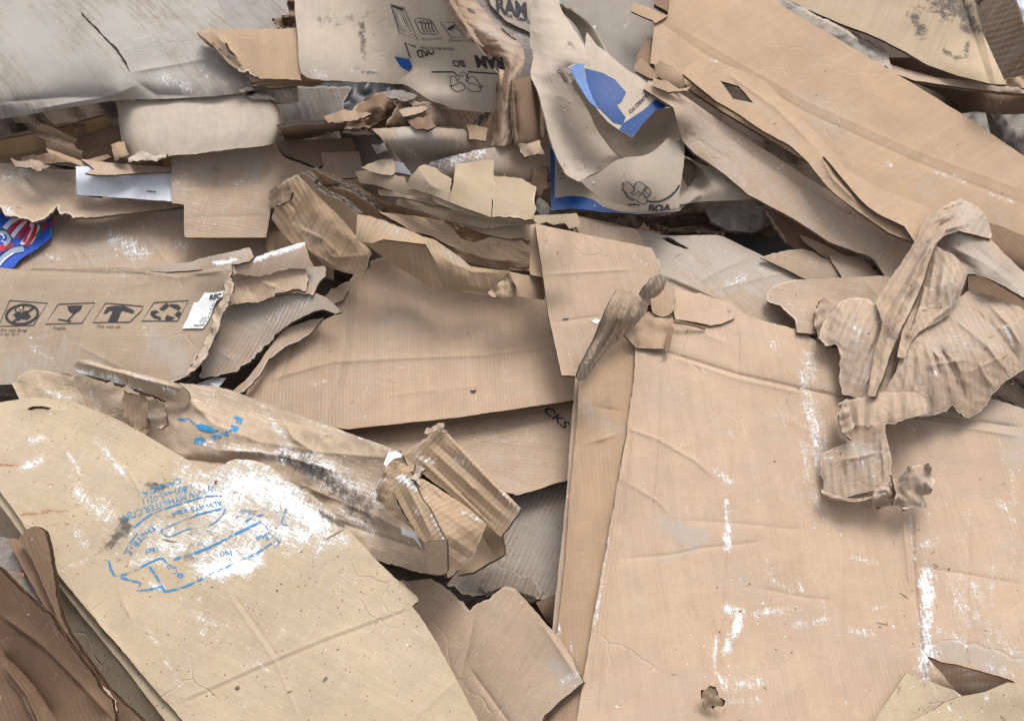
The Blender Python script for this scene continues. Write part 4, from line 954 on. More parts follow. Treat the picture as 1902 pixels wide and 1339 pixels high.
# ================================================================== centre: stack of chipboard flaps
S('crumpled_cardboard', 'crumpled dark torn edge of a carton right of the chipboard stack', 'cardboard',
  '~4 1070,395 1140,392 1200,398 1190,420 1150,430 1120,436 1090,425', [(1070, 400, -30), (1200, 400, -20), (1120, 436, -5)], MAT['brown'], crum=(14, 30), wave=0)
L('crumpled_carton_end', 'open crumpled carton end lying below the blue edged paper roll', 'cardboard',
  ['1190,400,-40 1230,402,-26 1270,392,-20 1300,390,-22 1330,402,-36', '1200,412,-30 1235,415,-70 1275,412,-80 1305,410,-66 1338,420,-50',
   '1210,424,-10 1240,428,-14 1280,430,-16 1310,432,-10 1345,436,-22'], MAT['brown'], n=60, crum=(7, 22), torn=3, t=3)
S('curled_scrap', 'dark curled board scrap in the gap under the slanting boards', 'cardboard',
  '~1 1305,385 1380,380 1425,385 1430,420 1400,432 1350,428 1320,410', [(1305, 390, -60), (1420, 385, -40), (1400, 430, -50)], MAT['weathered'], crum=(10, 45))
S('torn_board', 'brown jagged board with torn left edge in the gap under the slanting boards', 'cardboard',
  '~1 1418,390 1470,385 1530,440 1600,470 1560,520 1520,500 ~3 1460,450 1445,430 1430,410', [(1420, 390, -30), (1560, 500, -15)], MAT['brown'], grain=30)
S('torn_board', 'small strip board below the slanting boards beside the grey gap', 'cardboard', '~1 1484,436 1510,446 1600,490 1625,520 1600,520 1530,478 1490,448', [(1484, 436, 0), (1620, 515, 0)], MAT['tan'])

C13 = S('dusty_cardboard', 'wide dusty brown board with diagonal creases behind the front carton', 'cardboard',
  '1050,395 1180,425 1240,438 1330,436 1345,440 1410,472 1480,510 1620,520 1560,640 1478,612 1400,615 1300,590 1180,560 1100,500', [(1060, 400, 20), (1410, 472, 20), (1300, 590, 40), (1560, 620, 40)], MAT['dusty'], grain=-50, t=5,
  folds=[('1220,505 1300,540 1370,575', 4, 4), ('1215,512 1300,548 1365,580', -3, 3), ('1290,530 1340,500 1405,474', 3, 4), ('1320,540 1480,500', 2, 3)],
  marks=[('u', '1230,480 1420,500', 70, .8), ('p', '1350,530 1420,500', 14, .42), ('u', '1180,440 1280,470', 60, .6)], holes=['~1 1228,441 1240,440 1262,452 1280,464 1270,463 1245,452'])
S('dusty_flap', 'brown flap with a rounded edge behind the pale trapezoid board', 'cardboard', '~1 1060,400 1130,420 1180,425 ( 1192,440 1196,455 1192,475 ) 1150,470 1080,440', [(1060, 400, -10), (1190, 440, 0)], MAT['worn'])
S('torn_board', 'brown torn board pointing left toward the grey gap', 'cardboard', '~2 1412,478 1440,468 1490,462 1510,466 ~0.5 1560,500 1600,540 1520,532 1470,505', [(1412, 478, 18), (1500, 465, 20), (1520, 530, 4)], MAT['worn'], grain=-20)
S('torn_board', 'brown board wedged between the long slanting board and the torn board', 'cardboard', '~1 1539,474 1600,478 1640,515 1620,560 1570,525', [(1540, 475, 15), (1620, 520, 20)], MAT['worn'], grain=-20)

# curled brown carton, centre (back walls first)
ck = thing('crushed_carton', 'shiny brown carton crushed and folded open in the centre of the heap', 'carton', 760, 440, 40)
L('back_wall', None, None, ['575,318,70 610,328,86 655,345,70 700,372,60 760,392,44 830,410,40 920,425,40 1010,440,40',
   '585,330,30 620,350,20 665,375,10 715,400,4 770,425,0 840,450,0 920,468,10 1008,470,10',
   '600,350,-20 640,385,-30 680,410,-30 730,440,-30 800,465,-30 860,485,-20 930,500,-10 1008,505,-10'], MAT['tan_crumpled'], parent=ck, grain=90, n=110, crum=(3, 40), t=4)
TC = MAT['tan_crumpled']; EG = MAT['edge_grey']
S('inner_wall', None, None, '~1 571,324 583,314 609,329 ~2 644,346 660,359 654,366 ~1 622,352 592,346', [(583, 314, 150), (660, 360, 120), (592, 346, 90)], MAT['tan'], parent=ck, t=5, edge=EG, res=4, wave=1, stiff=.2, folds=[('580,322 645,358', 4, 4)])
S('side_layer', None, None, '~2 600,345 640,352 676,370 704,394 741,413 ~1 760,428 720,420 680,400 640,385 600,362', [(600, 350, 80), (704, 394, 110), (760, 428, 100)], MAT['worn'], parent=ck, t=8, edge=EG, res=4, wave=1, stiff=.2)
S('inner_panel', None, None, '~1 704,394 720,396 780,402 822,410 842,426 855,442 880,451 914,439 937,441 986,459 1010,468 1010,487 985,487 939,485 888,477 839,459 797,437 768,431 741,415', [(704, 394, 118), (822, 410, 112), (855, 442, 128), (1010, 480, 96), (930, 445, 122), (888, 477, 104), (768, 431, 120)], TC, parent=ck, t=8, grain=70, res=4, wave=2, stiff=.2, edge=EG,
  folds=flutes(768, 404, 6, 26, 10, 3, 9, 3.2, 3) + flutes(858, 446, 4, 22, 9, 2.5, 5, 2.4, 3) + [('880,452 940,452 1000,476', 4, 6)])
S('left_wall', None, None, '~2 513,346 535,333 555,322 ~0.5 568,340 592,365 611,383 639,411 659,436 687,464 ~2 690,472 682,495 670,513 ~0.5 639,507 603,495 579,469 558,454 542,452 521,430 504,406 510,387 498,365', [(498, 365, 50), (513, 346, 86), (555, 322, 116), (611, 383, 100), (659, 436, 98), (687, 464, 104), (670, 512, 70), (603, 495, 62), (542, 452, 56), (504, 406, 40), (570, 400, 92), (630, 470, 96)], TC, parent=ck, t=7, grain=32, res=3.6, wave=1.5, stiff=.25, edge=EG, crum=(1.6, 40),
  folds=flutes(572, 348, -42, 78, 10.5, 10.5, 10, 4.2, 3.2) + [('551,421 601,445 635,478 684,474', 6, 5), ('545,412 598,436 640,466', -4, 5), ('575,465 630,500 668,508', 4, 4), ('560,430 575,470', 3, 4), ('520,380 535,395 530,412', 6, 5), ('530,372 548,388 542,410', -6, 4), ('600,455 615,475 650,485', 5, 4), ('628,470 650,490', -5, 4)],
  marks=[('d', '510,375 520,380', 4, .6), ('u', '555,420 600,450', 14, .4)])
S('curled_corner', None, None, '~2 500,355 512,346 530,346 540,356 536,372 524,380 510,384 500,372', [(505, 360, 90), (530, 350, 124), (520, 380, 92)], TC, parent=ck, crum=(4, 22), wave=0, t=4, res=3.4, stiff=.2)
S('rim_band', None, None, '~1.5 555,322 570,325 583,337 592,353 614,365 635,374 654,391 664,398 ~0.5 668,422 661,438 639,411 611,383 592,365 568,340', [(555, 322, 130), (592, 353, 144), (654, 391, 150), (664, 420, 122), (611, 383, 112), (568, 340, 120)], MAT['tan'], parent=ck, t=8, grain=45, res=3.6, wave=0, stiff=.25, edge=EG)
S('front_belly', None, None, '~0.5 660,446 691,450 713,442 741,446 790,452 809,487 825,531 800,534 784,524 756,506 728,490 700,469 685,458', [(660, 446, 118), (713, 442, 142), (790, 452, 146), (825, 530, 98), (784, 524, 66), (700, 469, 92), (756, 506, 70), (760, 470, 126)], TC, parent=ck, t=2.5, grain=20, res=3.6, wave=1, stiff=.25, folds=flutes(700, 452, 14, 20, 14, 4, 7, 1.8, 3.5) + [('720,455 770,490 815,525', 4, 7)], crum=(1.4, 40))
S('front_top', None, None, '~1.5 664,398 685,400 723,413 780,436 802,444 ~0.5 792,454 741,448 713,444 691,452 660,448', [(664, 398, 126), (723, 413, 128), (800, 444, 136), (741, 448, 150), (660, 448, 124)], TC, parent=ck, t=2.5, grain=-20, res=3.4, wave=0, stiff=.25, folds=flutes(676, 403, -6, 42, 9, 3.2, 12, 2.0, 3), marks=[('p', '735,425 745,440', 6, .4), ('u', '690,410 760,440', 10, .6)])
S('front_panel', None, None, '~1 790,452 800,443 826,457 ~0.5 850,474 875,495 905,499 948,504 ~3 940,512 920,527 906,540 908,548 ~0.5 856,545 825,531 809,487', [(790, 452, 148), (826, 457, 140), (875, 495, 130), (948, 505, 122), (908, 548, 88), (856, 545, 84), (825, 531, 104), (809, 487, 142), (860, 512, 132)], TC, parent=ck, t=8, grain=25, res=3.6, wave=1, stiff=.25, edge=EG, folds=flutes(836, 470, 12, 70, 11, 5, 8, 1.8, 3) + [('812,470 840,490 880,505 930,508', 3, 5), ('830,525 870,530 905,535', 3, 5)], marks=[('u', '830,465 860,490', 10, .8), ('p', '832,470 838,478', 4, .5)])
S('torn_flap', None, None, '~3 905,545 920,530 945,512 962,520 960,548 940,556 920,552', [(905, 545, 60), (960, 520, 60)], MAT['tan_crumpled'], parent=ck, crum=(6, 20), wave=0)
S('end_board', None, None, '~1 945,505 1012,518 1012,556 960,550 958,530', [(945, 505, 40), (1012, 556, 30)], MAT['tan'], parent=ck, folds=[('950,510 965,550', 8, 5)], grain=90)

CF = 'grey brown chipboard flaps of the stack behind the crushed carton'
for lb, o_, H_, g_, fo in (
    ('lowest chipboard flap with a zigzag front edge in the stack', '~1 820,395 900,405 1008,422 1008,438 985,442 945,444 905,437 860,420', [(820, 395, 70), (1008, 425, 70), (905, 440, 62)], 60, ()),
    ('chipboard sheet low in the stack with a drooping dark front edge', '~1 740,368 830,380 930,402 1000,415 950,420 900,425 850,412 790,395 735,380', [(740, 370, 90), (1000, 415, 84), (850, 412, 74)], 60, ()),
    ('chipboard sheet in the middle of the stack with a thin bent edge', '~1 745,360 840,366 945,388 960,404 900,402 830,392 760,378', [(745, 360, 104), (950, 395, 100), (830, 392, 92)], 60, ()),
    ('chipboard layer showing only as a thin edge between two others low in the stack', '~1 780,372 870,380 960,400 1004,408 990,418 930,410 850,398 790,384', [(780, 375, 100), (1000, 410, 96), (850, 398, 88)], 60, ()),
    ('narrow chipboard layer with a dark notch near the left of the stack', '~2 700,352 760,356 830,372 ~1 880,384 860,392 800,380 750,368 705,364', [(700, 355, 106), (880, 386, 108)], 60, ()),
    ('bowed chipboard strip under the tall flap', '~1 800,362 860,376 920,396 985,404 960,412 900,404 840,388 805,374', [(800, 364, 120), (980, 406, 106), (880, 396, 108)], 60, ()),
    ('left chipboard sheet of the stack with a crumpled left end', '~2 660,320 680,316 ~1 752,330 760,352 800,360 790,370 740,358 700,345 668,340', [(660, 325, 96), (760, 335, 124), (790, 368, 108)], 60, ()),
    ('chipboard sheet whose cut corner sticks up at the top left of the stack', '~2 672,312 700,298 730,296 735,318 725,326 690,322', [(672, 312, 84), (730, 296, 96)], 60, ()),
    ('bent chipboard flap with a frayed top edge left of the tall flap', '~1 752,352 762,330 778,310 790,306 ~2 808,312 822,322 838,332 ~1 836,350 838,376 815,368 790,358 770,352', [(752, 350, 132), (785, 308, 168), (838, 335, 140), (835, 375, 128)], 60, [('775,312 800,345 835,360', 6, 16)]),
    ('rough edged chipboard flap at the right end of the stack', '~1 915,326 968,332 ~2 996,348 992,366 996,385 990,408 950,404 914,402', [(915, 330, 120), (996, 350, 104), (990, 405, 110)], 60, ()),
    ('tall chipboard flap standing upright in the middle of the stack', '~1 842,340 846,304 ~0.5 862,303 905,297 ( 914,297 917,301 ) 916,350 912,404 835,376 838,355', [(845, 305, 158), (915, 300, 150), (912, 402, 138), (836, 376, 132)], 60, ())):
    S('chipboard_flap', lb, 'chipboard', o_, H_, MAT['chip'], grain=g_, t=2.5, folds=fo, group=CF, edge=MAT['edge_grey'], wave=2.5)
S('chipboard_scrap', 'short chipboard scrap with a wavy lower edge above the pale trapezoid board', 'chipboard', '~1 992,400 1035,398 1071,395 ( 1076,405 1077,416 1072,422 ) 1058,424 1050,414 1030,418 1015,412 1000,418 992,410', [(992, 400, 100), (1075, 400, 86), (1040, 420, 90)], MAT['chip'], t=2.5, edge=MAT['edge_grey'])

# ================================================================== blue edged paper roll
rl = thing('paper_roll', 'torn sheet of grey brown building paper curled up with bright blue taped edges', 'paper', 1150, 260, 80)
back = S('blue_edged_panel', None, None, '1020,180 1100,240 1250,300 1290,370 ( 1260,392 1200,398 1150,396 ) ( 1100,392 1060,388 1024,391 ) 1022,300', [(1022, 250, 40), (1024, 390, 56), (1180, 395, 76), (1280, 370, 70)], MAT['paper'], t=2, wave=0, parent=rl, edge=MAT['edge_blue'])
draw(back, [poly_fill('1021,192 1031,260 1030,370 1024,390 1022,300'), poly_fill('1025,389 1030,368 1060,364 1085,366 1104,372 1120,384 1150,393 1200,397 1150,395 1100,391 1060,387')], MAT['blue_tape'], 'blue_tape_border', lift=1.0)
for k in range(6):
    text(back, ('FSC', 'mix', 'paper', 'recycled', 'www', '100%')[k], (1036, 290 + k * 9), (5.5, -.5), (.3, -6), MAT['ink_faded'], .01)
draw(back, [line('1037,300 1040,288 1046,287', 1), line('1044,292 1042,304', 1)], MAT['ink_faded'], 'printed_icon')
# right-hand tube, trailing away to the right
L('rolled_tail', None, None, ['1268,292,42 1300,305,57 1350,318,57 1420,345,36 1460,352,18', '1284,300,24 1310,318,72 1360,332,73 1420,352,48 1462,358,24',
   '1292,330,26 1320,345,74 1370,348,70 1425,360,48 1464,364,24', '1240,384,30 1300,375,55 1370,372,50 1425,368,36 1462,368,18'], MAT['paper'], parent=rl, n=80, t=2, edge=MAT['edge_paper'], crum=(1.2, 60))
# tall strip at the top, right ribbon
L('right_ribbon', None, None, ['1020,-60,96 1040,5,96 1070,30,88 1100,70,84 1130,110,84 1175,150,80', '1010,-60,104 1030,0,108 1066,22,110 1098,48,116 1118,80,120 1150,150,112', '1000,-60,96 1012,-10,92 1040,20,84 1070,50,80 1092,95,84 1118,135,90'][::-1], MAT['paper'], parent=rl, n=60, t=2, edge=MAT['edge_blue'])
S('back_wing', None, None, '1090,60 ( 1110,85 1140,110 1165,130 ) 1200,150 1216,140 1215,170 1140,200 1080,140', [(1095, 70, 100), (1165, 130, 92), (1215, 150, 80), (1120, 180, 100)], MAT['cream'], parent=rl, t=2, wave=1, edge=MAT['edge_paper'], marks=[('u', '1100,90 1140,140', 20, .5), ('b', '1098,75 1104,110', 5, .4)])
L('curled_body', None, None, [
   '984,-70,150 984,-10,152 984,40,156 985,80,160 990,110,166 985,140,172 1000,175,170 1012,220,162 1024,265,150 1038,300,138 1052,325,126 1075,338,120',
   '1004,-70,166 1004,-10,168 1008,40,172 1014,80,178 1022,110,182 1024,142,176 1040,180,150 1052,220,122 1062,262,104 1074,292,102 1084,312,108 1096,326,114',
   '1020,-70,166 1022,-10,166 1034,40,172 1048,80,184 1054,110,186 1056,142,160 1076,186,118 1090,225,92 1102,262,74 1112,285,74 1118,300,84 1126,312,100',
   '1026,-70,150 1040,10,152 1060,45,158 1084,84,172 1096,125,170 1100,150,140 1120,195,104 1138,240,76 1150,262,64 1160,278,64 1168,288,76 1180,292,96'],
   MAT['cream'], parent=rl, grain=0, n=130, m=70, t=2, edge=MAT['edge_paper'], crum=(1.2, 80), torn=1.2, marks=[('d', '1060,300 1100,320', 40, .35), ('p', '1060,230 1062,232', 3, .6), ('d', '1055,80 1070,90', 6, .5), ('u', '1040,150 1070,300', 40, .4)])
inn = L('inner_curl', None, None, ['1052,138,186 1064,160,180 1090,200,172 1110,240,140 1140,280,110 1180,310,104', '1068,134,196 1100,170,186 1130,210,160 1160,250,110 1190,280,92 1215,300,94',
    '1090,136,190 1140,180,176 1180,215,144 1210,245,104 1235,262,92 1252,275,96', '1110,140,180 1180,190,176 1230,200,160 1262,205,148 1270,225,132 1272,255,118'], MAT['paper'], parent=rl, n=90, m=60, t=2, edge=MAT['edge_paper'], crum=(1.0, 60))
frt = S('front_panel', None, None, '( 1076,336 1110,322 1150,296 1200,288 1225,272 1240,256 ) ~1 1262,262 1270,256 ~0.5 ( 1272,290 1268,320 1262,360 ) 1262,386 ( 1230,392 1190,390 1150,380 ) ( 1120,370 1095,352 1076,336 )',
   [(1076, 336, 150), (1160, 296, 176), (1240, 258, 176), (1270, 258, 150), (1262, 386, 130), (1150, 380, 128), (1180, 340, 172)], MAT['paper'], t=2, wave=1, parent=rl, edge=MAT['edge_paper'], marks=[('u', '1235,285 1245,290', 14, .8)])
G1 = [line('1158,353 1157,343 1164,338 1172,343 1178,352 1174,358', 1.5, curve=True), line('1178,350 1180,342 1188,338 1196,343 1202,348 1198,356 1206,362', 1.5, curve=True),
      line('1153,353 1160,356 1168,366 1180,372', 1.5, curve=True), line('1160,356 1165,368 1176,373', 1.3, curve=True), line('1198,348 1206,350 1208,362 1200,366 1194,358 1198,349', 1.5, curve=True),
      line('1170,358 1178,362 1186,356 1192,362', 1.2, curve=True), line('1182,372 1190,378 1200,378 1202,370 1196,366', 1.4, curve=True), line('1186,366 1192,360', 1.2), line('1214,366 1219,368 1216,371', .9, closed=True),
      line('1202,374 1220,375 1240,368 1256,354 1262,344', 3.4, curve=True), line('1166,381 1180,380 1188,381', 2.6)]
draw(frt, G1, MAT['ink_black'], 'printed_emblem', cut=frt.poly)
text(frt, 'BOA', (1204, 393), (20, -.5), (2, -17), MAT['ink_black'], .06, cut=frt.poly)
flp = S('folded_corner', None, None, '1054,125 1066,119 1085,122 1110,128 1145,148 1180,162 1220,178 1256,193 ( 1245,198 1225,200 1200,222 ) 1174,256 ~1 1150,242 1130,228 1110,205 1095,190 1075,160',
   [(1056, 130, 206), (1145, 148, 214), (1256, 193, 206), (1174, 254, 196), (1110, 190, 210)], MAT['cream'], t=2, wave=1, parent=rl, edge=MAT['edge_paper'])
draw(flp, [poly_fill('1086,127 1120,136 1142,148 1163,172 1154,190 1145,195 1162,218 1157,232 1140,228 1112,200 1100,180 1090,150')], MAT['blue_tape'], 'blue_tape', lift=1.2, label='bright blue tape patch with white scratches')
draw(flp, [poly_fill('1058,126 1068,120 1084,119 1086,140 1100,180 1112,204 1095,190 1075,160')], MAT['blue_tape_pale'], 'blue_tape', lift=1.8, label='paler worn blue tape along the left edge')
draw(flp, [poly_fill('1160,228 1195,205 1226,178 1240,184 1256,194 1238,199 1218,205 1198,226 1174,254 1150,240')], MAT['blue_tape'], 'blue_tape', lift=1.2)
text(flp, 'LL GUARD FO', (1212, 163), (-7.2, 7.0), (6.6, 6.8), MAT['ink_black'], .02, cut=flp.poly)
L('rolled_edge', None, None, ['1034,132,200 1042,128,206 1056,126,208', '1040,138,206 1050,140,216 1062,134,214', '1048,152,200 1056,156,208 1068,150,206'], MAT['weathered'], parent=rl, n=20, t=2, settle=False, lift=6, crum=(1.5, 12))

# ================================================================== pale trapezoid board
tz = thing('trapezoid_board', 'pale fresh board shaped like a trapezoid in the middle of the heap', 'cardboard', 1100, 540, 90)
S('under_layer', None, None, '~1 985,418 1000,416 1012,470 1014,518 985,510 984,450', [(985, 420, 50), (1014, 515, 50)], MAT['kraft_flat'], parent=tz, t=4)
tq = S('board', None, None, '994,416 1210,461 ( 1216,470 1218,480 ) 1226,482 1228,500 1224,505 1230,520 1150,610 1100,690 1090,700 1043,697 1018,580', [(994, 416, 96), (1210, 461, 80), (1043, 697, 70), (1150, 600, 66)], MAT['kraft'], parent=tz, t=6, grain=15, res=7,
  folds=[('1012,510 1180,500', 1.6, 2.5), ('1020,600 1130,585', -1.5, 2.5)], marks=[('p', '1180,480 1200,495', 12, .35), ('p', '1015,430 1016,500', 4, .4)])
draw(tq, [line('1046,593 1056,592', 2)], MAT['ink_black'], 'dark_fleck')
draw(tq, [poly_fill('1098,597 1106,592 1116,594 1108,602')], MAT['label_white'], 'white_fleck')

# ================================================================== slanting boards, right
sb = S('slanting_board', 'long flat board slanting down right with a rounded lower edge lowest of the three', 'cardboard',
  '1195,165 1205,150 1260,170 1330,220 1500,330 1620,400 1740,430 1740,520 1650,520 ( 1640,508 1620,480 1590,468 ) ( 1540,450 1480,410 1440,388 ) ( 1390,362 1340,320 1290,285 ) 1268,262 1250,200 ',
  [(1200, 160, 40), (1450, 300, 60), (1700, 430, 50), (1290, 280, 66), (1640, 500, 30)], MAT['worn'], grain=-55, t=5, wave=.6, stiff=.3,
  folds=[('1270,190 1400,290 1560,390 1700,450', -3, 5), ('1275,247 1320,275 1360,300', -2, 3)],
  marks=[('u', '1300,240 1620,440', 60, .4), ('d', '1420,268 1450,290', 4, .5), ('d', '1275,247 1300,250', 3, .5), ('b', '1400,345 1480,400', 10, .35), ('p', '1590,400 1620,430', 8, .4)])
S('torn_flap', 'small torn brown flap standing left of the largest slanting board', 'cardboard', '~1 1202,70 1215,72 1222,120 1230,145 1200,135 1178,120 1188,95', [(1205, 75, 60), (1190, 130, 50)], MAT['brown'])
S('torn_flap', 'little folded flap with dark corrugated edge at the left end of the slanting boards', 'cardboard', '1178,122 1190,108 1214,130 1222,145 1208,147 1180,132', [(1178, 122, 80), (1220, 145, 76)], MAT['tan'], edge=MAT['edge_dark'], t=6)
D1 = S('large_slanting_board', 'largest clean kraft board slanting across the top right', 'cardboard',
  '1245,-120 1420,-120 1430,-20 1453,12 1658,133 1779,207 1902,290 2060,392 2060,520 1902,455 1820,440 1720,420 1600,360 1480,290 1330,200 1285,170 1250,130 1208,118 1216,40 1240,30',
  [(1230, 0, 90), (1230, 120, 92), (1450, 0, 110), (1900, 290, 120), (1700, 300, 112), (1900, 450, 104), (1480, 280, 100)], MAT['kraft_flat'], grain=-58, t=5, res=9, wave=.6, stiff=.85, holes=['1322,140 1385,148 1420,202 1345,200'],
  folds=[('1210,30 1300,95 1500,210 1700,300 1902,380', -1.6, 4), ('1240,40 1500,190 1700,280 1902,355', 1.2, 4)],
  marks=[('p', '1424,58 1425,62', 3, .9), ('u', '1500,200 1850,400', 60, .3), ('p', '1730,315 1790,335', 10, .45), ('d', '1560,282 1565,286', 4, .6), ('p', '1650,300 1655,308', 6, .6), ('p', '1840,360 1880,375', 8, .45)])
S('board_tab', 'narrow tab jutting left from the top of the largest slanting board', 'cardboard', '1176,5 1196,12 1212,18 1240,30 1216,44 1212,38 1172,22', [(1176, 10, 90), (1240, 30, 92)], MAT['kraft_flat'])
S('board_tab', 'small dark edged block of board at the very top beside the narrow tab', 'cardboard', '1216,-20 1245,-20 1240,22 1214,8', [(1216, 0, 106), (1245, 10, 108)], MAT['brown'], edge=MAT['edge_dark'], t=8)
D2 = S('slotted_flap', 'slanting kraft flap pierced by a diamond shaped slot', 'cardboard',
  '1268,138 1275,125 1298,107 1330,112 1420,150 1500,230 1570,310 1640,350 1735,390 1720,460 1650,432 ( 1590,390 1540,350 1500,300 ) 1464,268 1420,245 1360,205 1330,188',
  [(1270, 135, 112), (1340, 120, 112), (1500, 290, 122), (1700, 440, 104), (1600, 330, 116)], MAT['kraft_flat'], grain=-58, t=5, wave=.6, stiff=.85,
  holes=['1337,150 1372,160 1400,192 1362,184'], lift=16, folds=[('1340,130 1440,200 1520,280', 2.5, 5), ('1520,280 1545,330 1600,385 ', 8, 9)],
  marks=[('p', '1320,110 1340,118', 6, .5), ('u', '1380,170 1480,260', 14, .6), ('p', '1500,290 1540,330', 14, .25)])
S('small_rolled_flap', 'small curled flap with a torn tip at the left end of the slotted flap', 'cardboard', '~1 1216,122 1226,113 1250,125 1268,140 1270,160 1260,170 1245,158 1222,142', [(1216, 125, 130), (1250, 135, 148), (1262, 165, 132)], MAT['tan'])
S('torn_flap', 'tiny triangular flap under the curled flap beside the slotted flap', 'cardboard', '~1 1212,145 1240,152 1262,166 1282,162 1276,170 1240,172 1214,160', [(1212, 146, 112), (1280, 165, 118)], MAT['tan'])
S('slanting_fold', 'narrow dull fold of board below the slotted flap', 'cardboard', '1530,290 1560,310 1640,352 1740,392 1712,470 ( 1680,420 1620,390 1580,350 )', [(1540, 300, 124), (1720, 400, 114), (1600, 370, 126)], MAT['kraft_flat'], grain=-58, t=4, edge=MAT['edge_grey'])

# torn board group left of centre
S('torn_board_layer', 'narrow lower layer of torn board under the curved dusty board', 'cardboard',
  '~1 430,728 462,700 480,675 505,640 530,610 570,596 602,590 ~2 575,620 520,650 500,668 470,712 452,728 440,732 425,722', [(430, 725, 20), (600, 592, 30)], MAT['worn'], t=4, edge=MAT['edge_grey'])
wl = S('white_scrap', 'small crumpled white scrap under the torn boards', 'paper', '~1 365,714 400,700 420,703 405,722 385,722', 10, MAT['label_white'], t=1, crum=(4, 12), wave=0)
S('curved_dusty_board', 'curved brown board with ribbed grey dust ending in a point right of the icon box', 'cardboard',
  '380,660 400,600 425,560 ( 480,548 540,542 585,544 ) ( 605,552 622,566 634,580 ) ~1 622,583 600,574 585,577 560,590 540,600 ~3 515,620 500,640 480,655 470,668 450,682 430,692 400,698 370,700',
  [(390, 690, 24), (430, 565, 40), (540, 545, 62), (630, 580, 70), (500, 640, 30)], MAT['worn_ribbed'], grain=-28, t=6, edge=MAT['edge_grey'], marks=[('u', '480,580 570,560', 40, 1.0), ('p', '500,590 570,560', 20, .38), ('u', '380,680 410,660', 14, 1.0)], folds=[('400,650 450,680', 3, 6)])
S('grey_board', 'greyish board with a ragged right end below the white strip', 'cardboard', '~1 420,510 480,500 580,495 ~3 604,494 606,510 590,530 582,546 ~1 540,545 430,560', [(420, 520, 40), (605, 500, 50)], MAT['worn'], t=4, edge=MAT['edge_grey'], marks=[('u', '560,500 600,520', 20, .7)])
S('torn_tan_scrap', 'ragged tan torn scrap lying right of the icon box corner', 'cardboard', '~3 425,512 450,508 480,515 510,502 545,500 568,502 572,520 566,540 548,538 520,545 490,560 460,562 425,572 420,545', [(425, 520, 66), (570, 510, 74), (470, 560, 60)], MAT['kraft'], t=4, grain=30, folds=[('470,512 500,530 530,540', 4, 5), ('455,525 470,550', -3, 4)], crum=(2, 30))
S('white_topped_strip', 'bent strip of board with a white top edge above the torn tan scrap', 'cardboard', '~2 432,492 466,482 ~1 520,462 566,450 575,480 582,495 ~1 560,500 520,498 480,515 440,508', [(432, 492, 84), (566, 450, 100), (580, 495, 70), (480, 512, 74)], MAT['worn'], t=6, edge=MAT['edge_grey'], grain=60, marks=[('p', '470,482 565,452', 7, 1.1)])
S('worn_strip', 'long worn strip with white label remnants along the top of the icon box', 'cardboard', '~1 240,502 300,492 345,488 380,478 430,468 464,460 472,478 462,486 430,492 380,500 330,505', [(240, 502, 30), (464, 460, 70)], MAT['worn'], t=4, grain=60, marks=[('p', '398,490 436,484', 5, 1.2), ('u', '280,495 460,470', 16, .7)])
ib = S('icon_box', 'dusty flattened box printed with four handling pictograms at the left edge', 'box',
  '-80,500 0,497 30,500 120,500 ( 230,496 330,508 430,490 ) ~3 432,505 424,520 420,548 ~4 412,572 405,590 398,605 392,630 382,648 370,665 355,685 345,700 ~1 310,715 250,720 130,712 0,715 -80,715',
  [(0, 500, 40), (430, 495, 80), (0, 710, 30), (350, 690, 60), (200, 600, 60)], MAT['icon_box'], grain=86, t=6, edge=MAT['edge_grey'], res=6, folds=[('250,505 330,515 430,500', 4, 5), ('0,500 200,508 400,512', -3, 5), ('140,640 240,690', 1.5, 4), ('200,540 300,520', 1, 4)],
  marks=[('u', '20,680 160,700', 40, .6), ('p', '55,630 95,622', 12, .35), ('p', '60,648 100,668', 8, .45), ('u', '300,640 350,700', 26, .8), ('p', '270,624 280,622', 8, .35)])
I_ = MAT['ink_black']
def circ(cx, cy, a, b, n=22, sk=0.): return [(cx + a * math.cos(2 * math.pi * k / n) + sk * b * math.sin(2 * math.pi * k / n), cy + b * math.sin(2 * math.pi * k / n)) for k in range(n)]
draw(ib, [line('18,558 88,563 62,604 -3,606', 1.8, closed=True), line(circ(41, 584, 29, 18, sk=-.3), 4.6, closed=True), line('24,598 62,572', 4), poly_fill('24,584 34,578 40,582 48,576 58,588 50,594 40,592 34,596'), line('28,576 34,586', 2), line('44,568 42,580', 2), line('36,570 38,580', 1.8), line('28,570 30,580', 1.8)], I_)
draw(ib, [line('108,565 177,562 152,600 84,602', 1.8, closed=True), poly_fill('125,568 153,567 150,575 143,580 135,582 128,578'), line('140,580 126,595', 2.6), line('108,593 132,597', 2.4)], I_)
draw(ib, [line('196,563 266,569 262,578 241,598 172,599', 1.8, closed=True), poly_fill('192,581 200,570 214,568 231,568 250,577 247,582 232,578 226,577 218,597 200,597 210,577 204,577 196,583')], I_)
draw(ib, [line('286,562 350,558 330,596 263,596', 1.8, closed=True), poly_fill('296,574 305,566 309,562 315,568 304,577'), poly_fill('314,565 330,565 336,572 332,576 318,570'), poly_fill('332,578 337,582 332,590 324,585 328,580'), poly_fill('306,592 310,585 325,590 318,594 310,596'), poly_fill('280,578 290,576 296,580 290,582 286,584 300,590 298,594 285,590 279,584')], I_)
text(ib, 'Do not drop', (0, 616), (9.6, 0), (2.6, -8.6), MAT['ink_black'], .0, warp=lambda q: q)
text(ib, 're-tip box', (-4, 623), (9.6, 0), (2.6, -8.6), MAT['ink_faded'], .0)
text(ib, 'Fragile.', (97, 612), (9.2, 0), (2.6, -8.4), MAT['ink_faded'], .01)
text(ib, 'This way up.', (178, 609), (9.2, 0), (2.6, -8.4), MAT['ink_black'], .0)
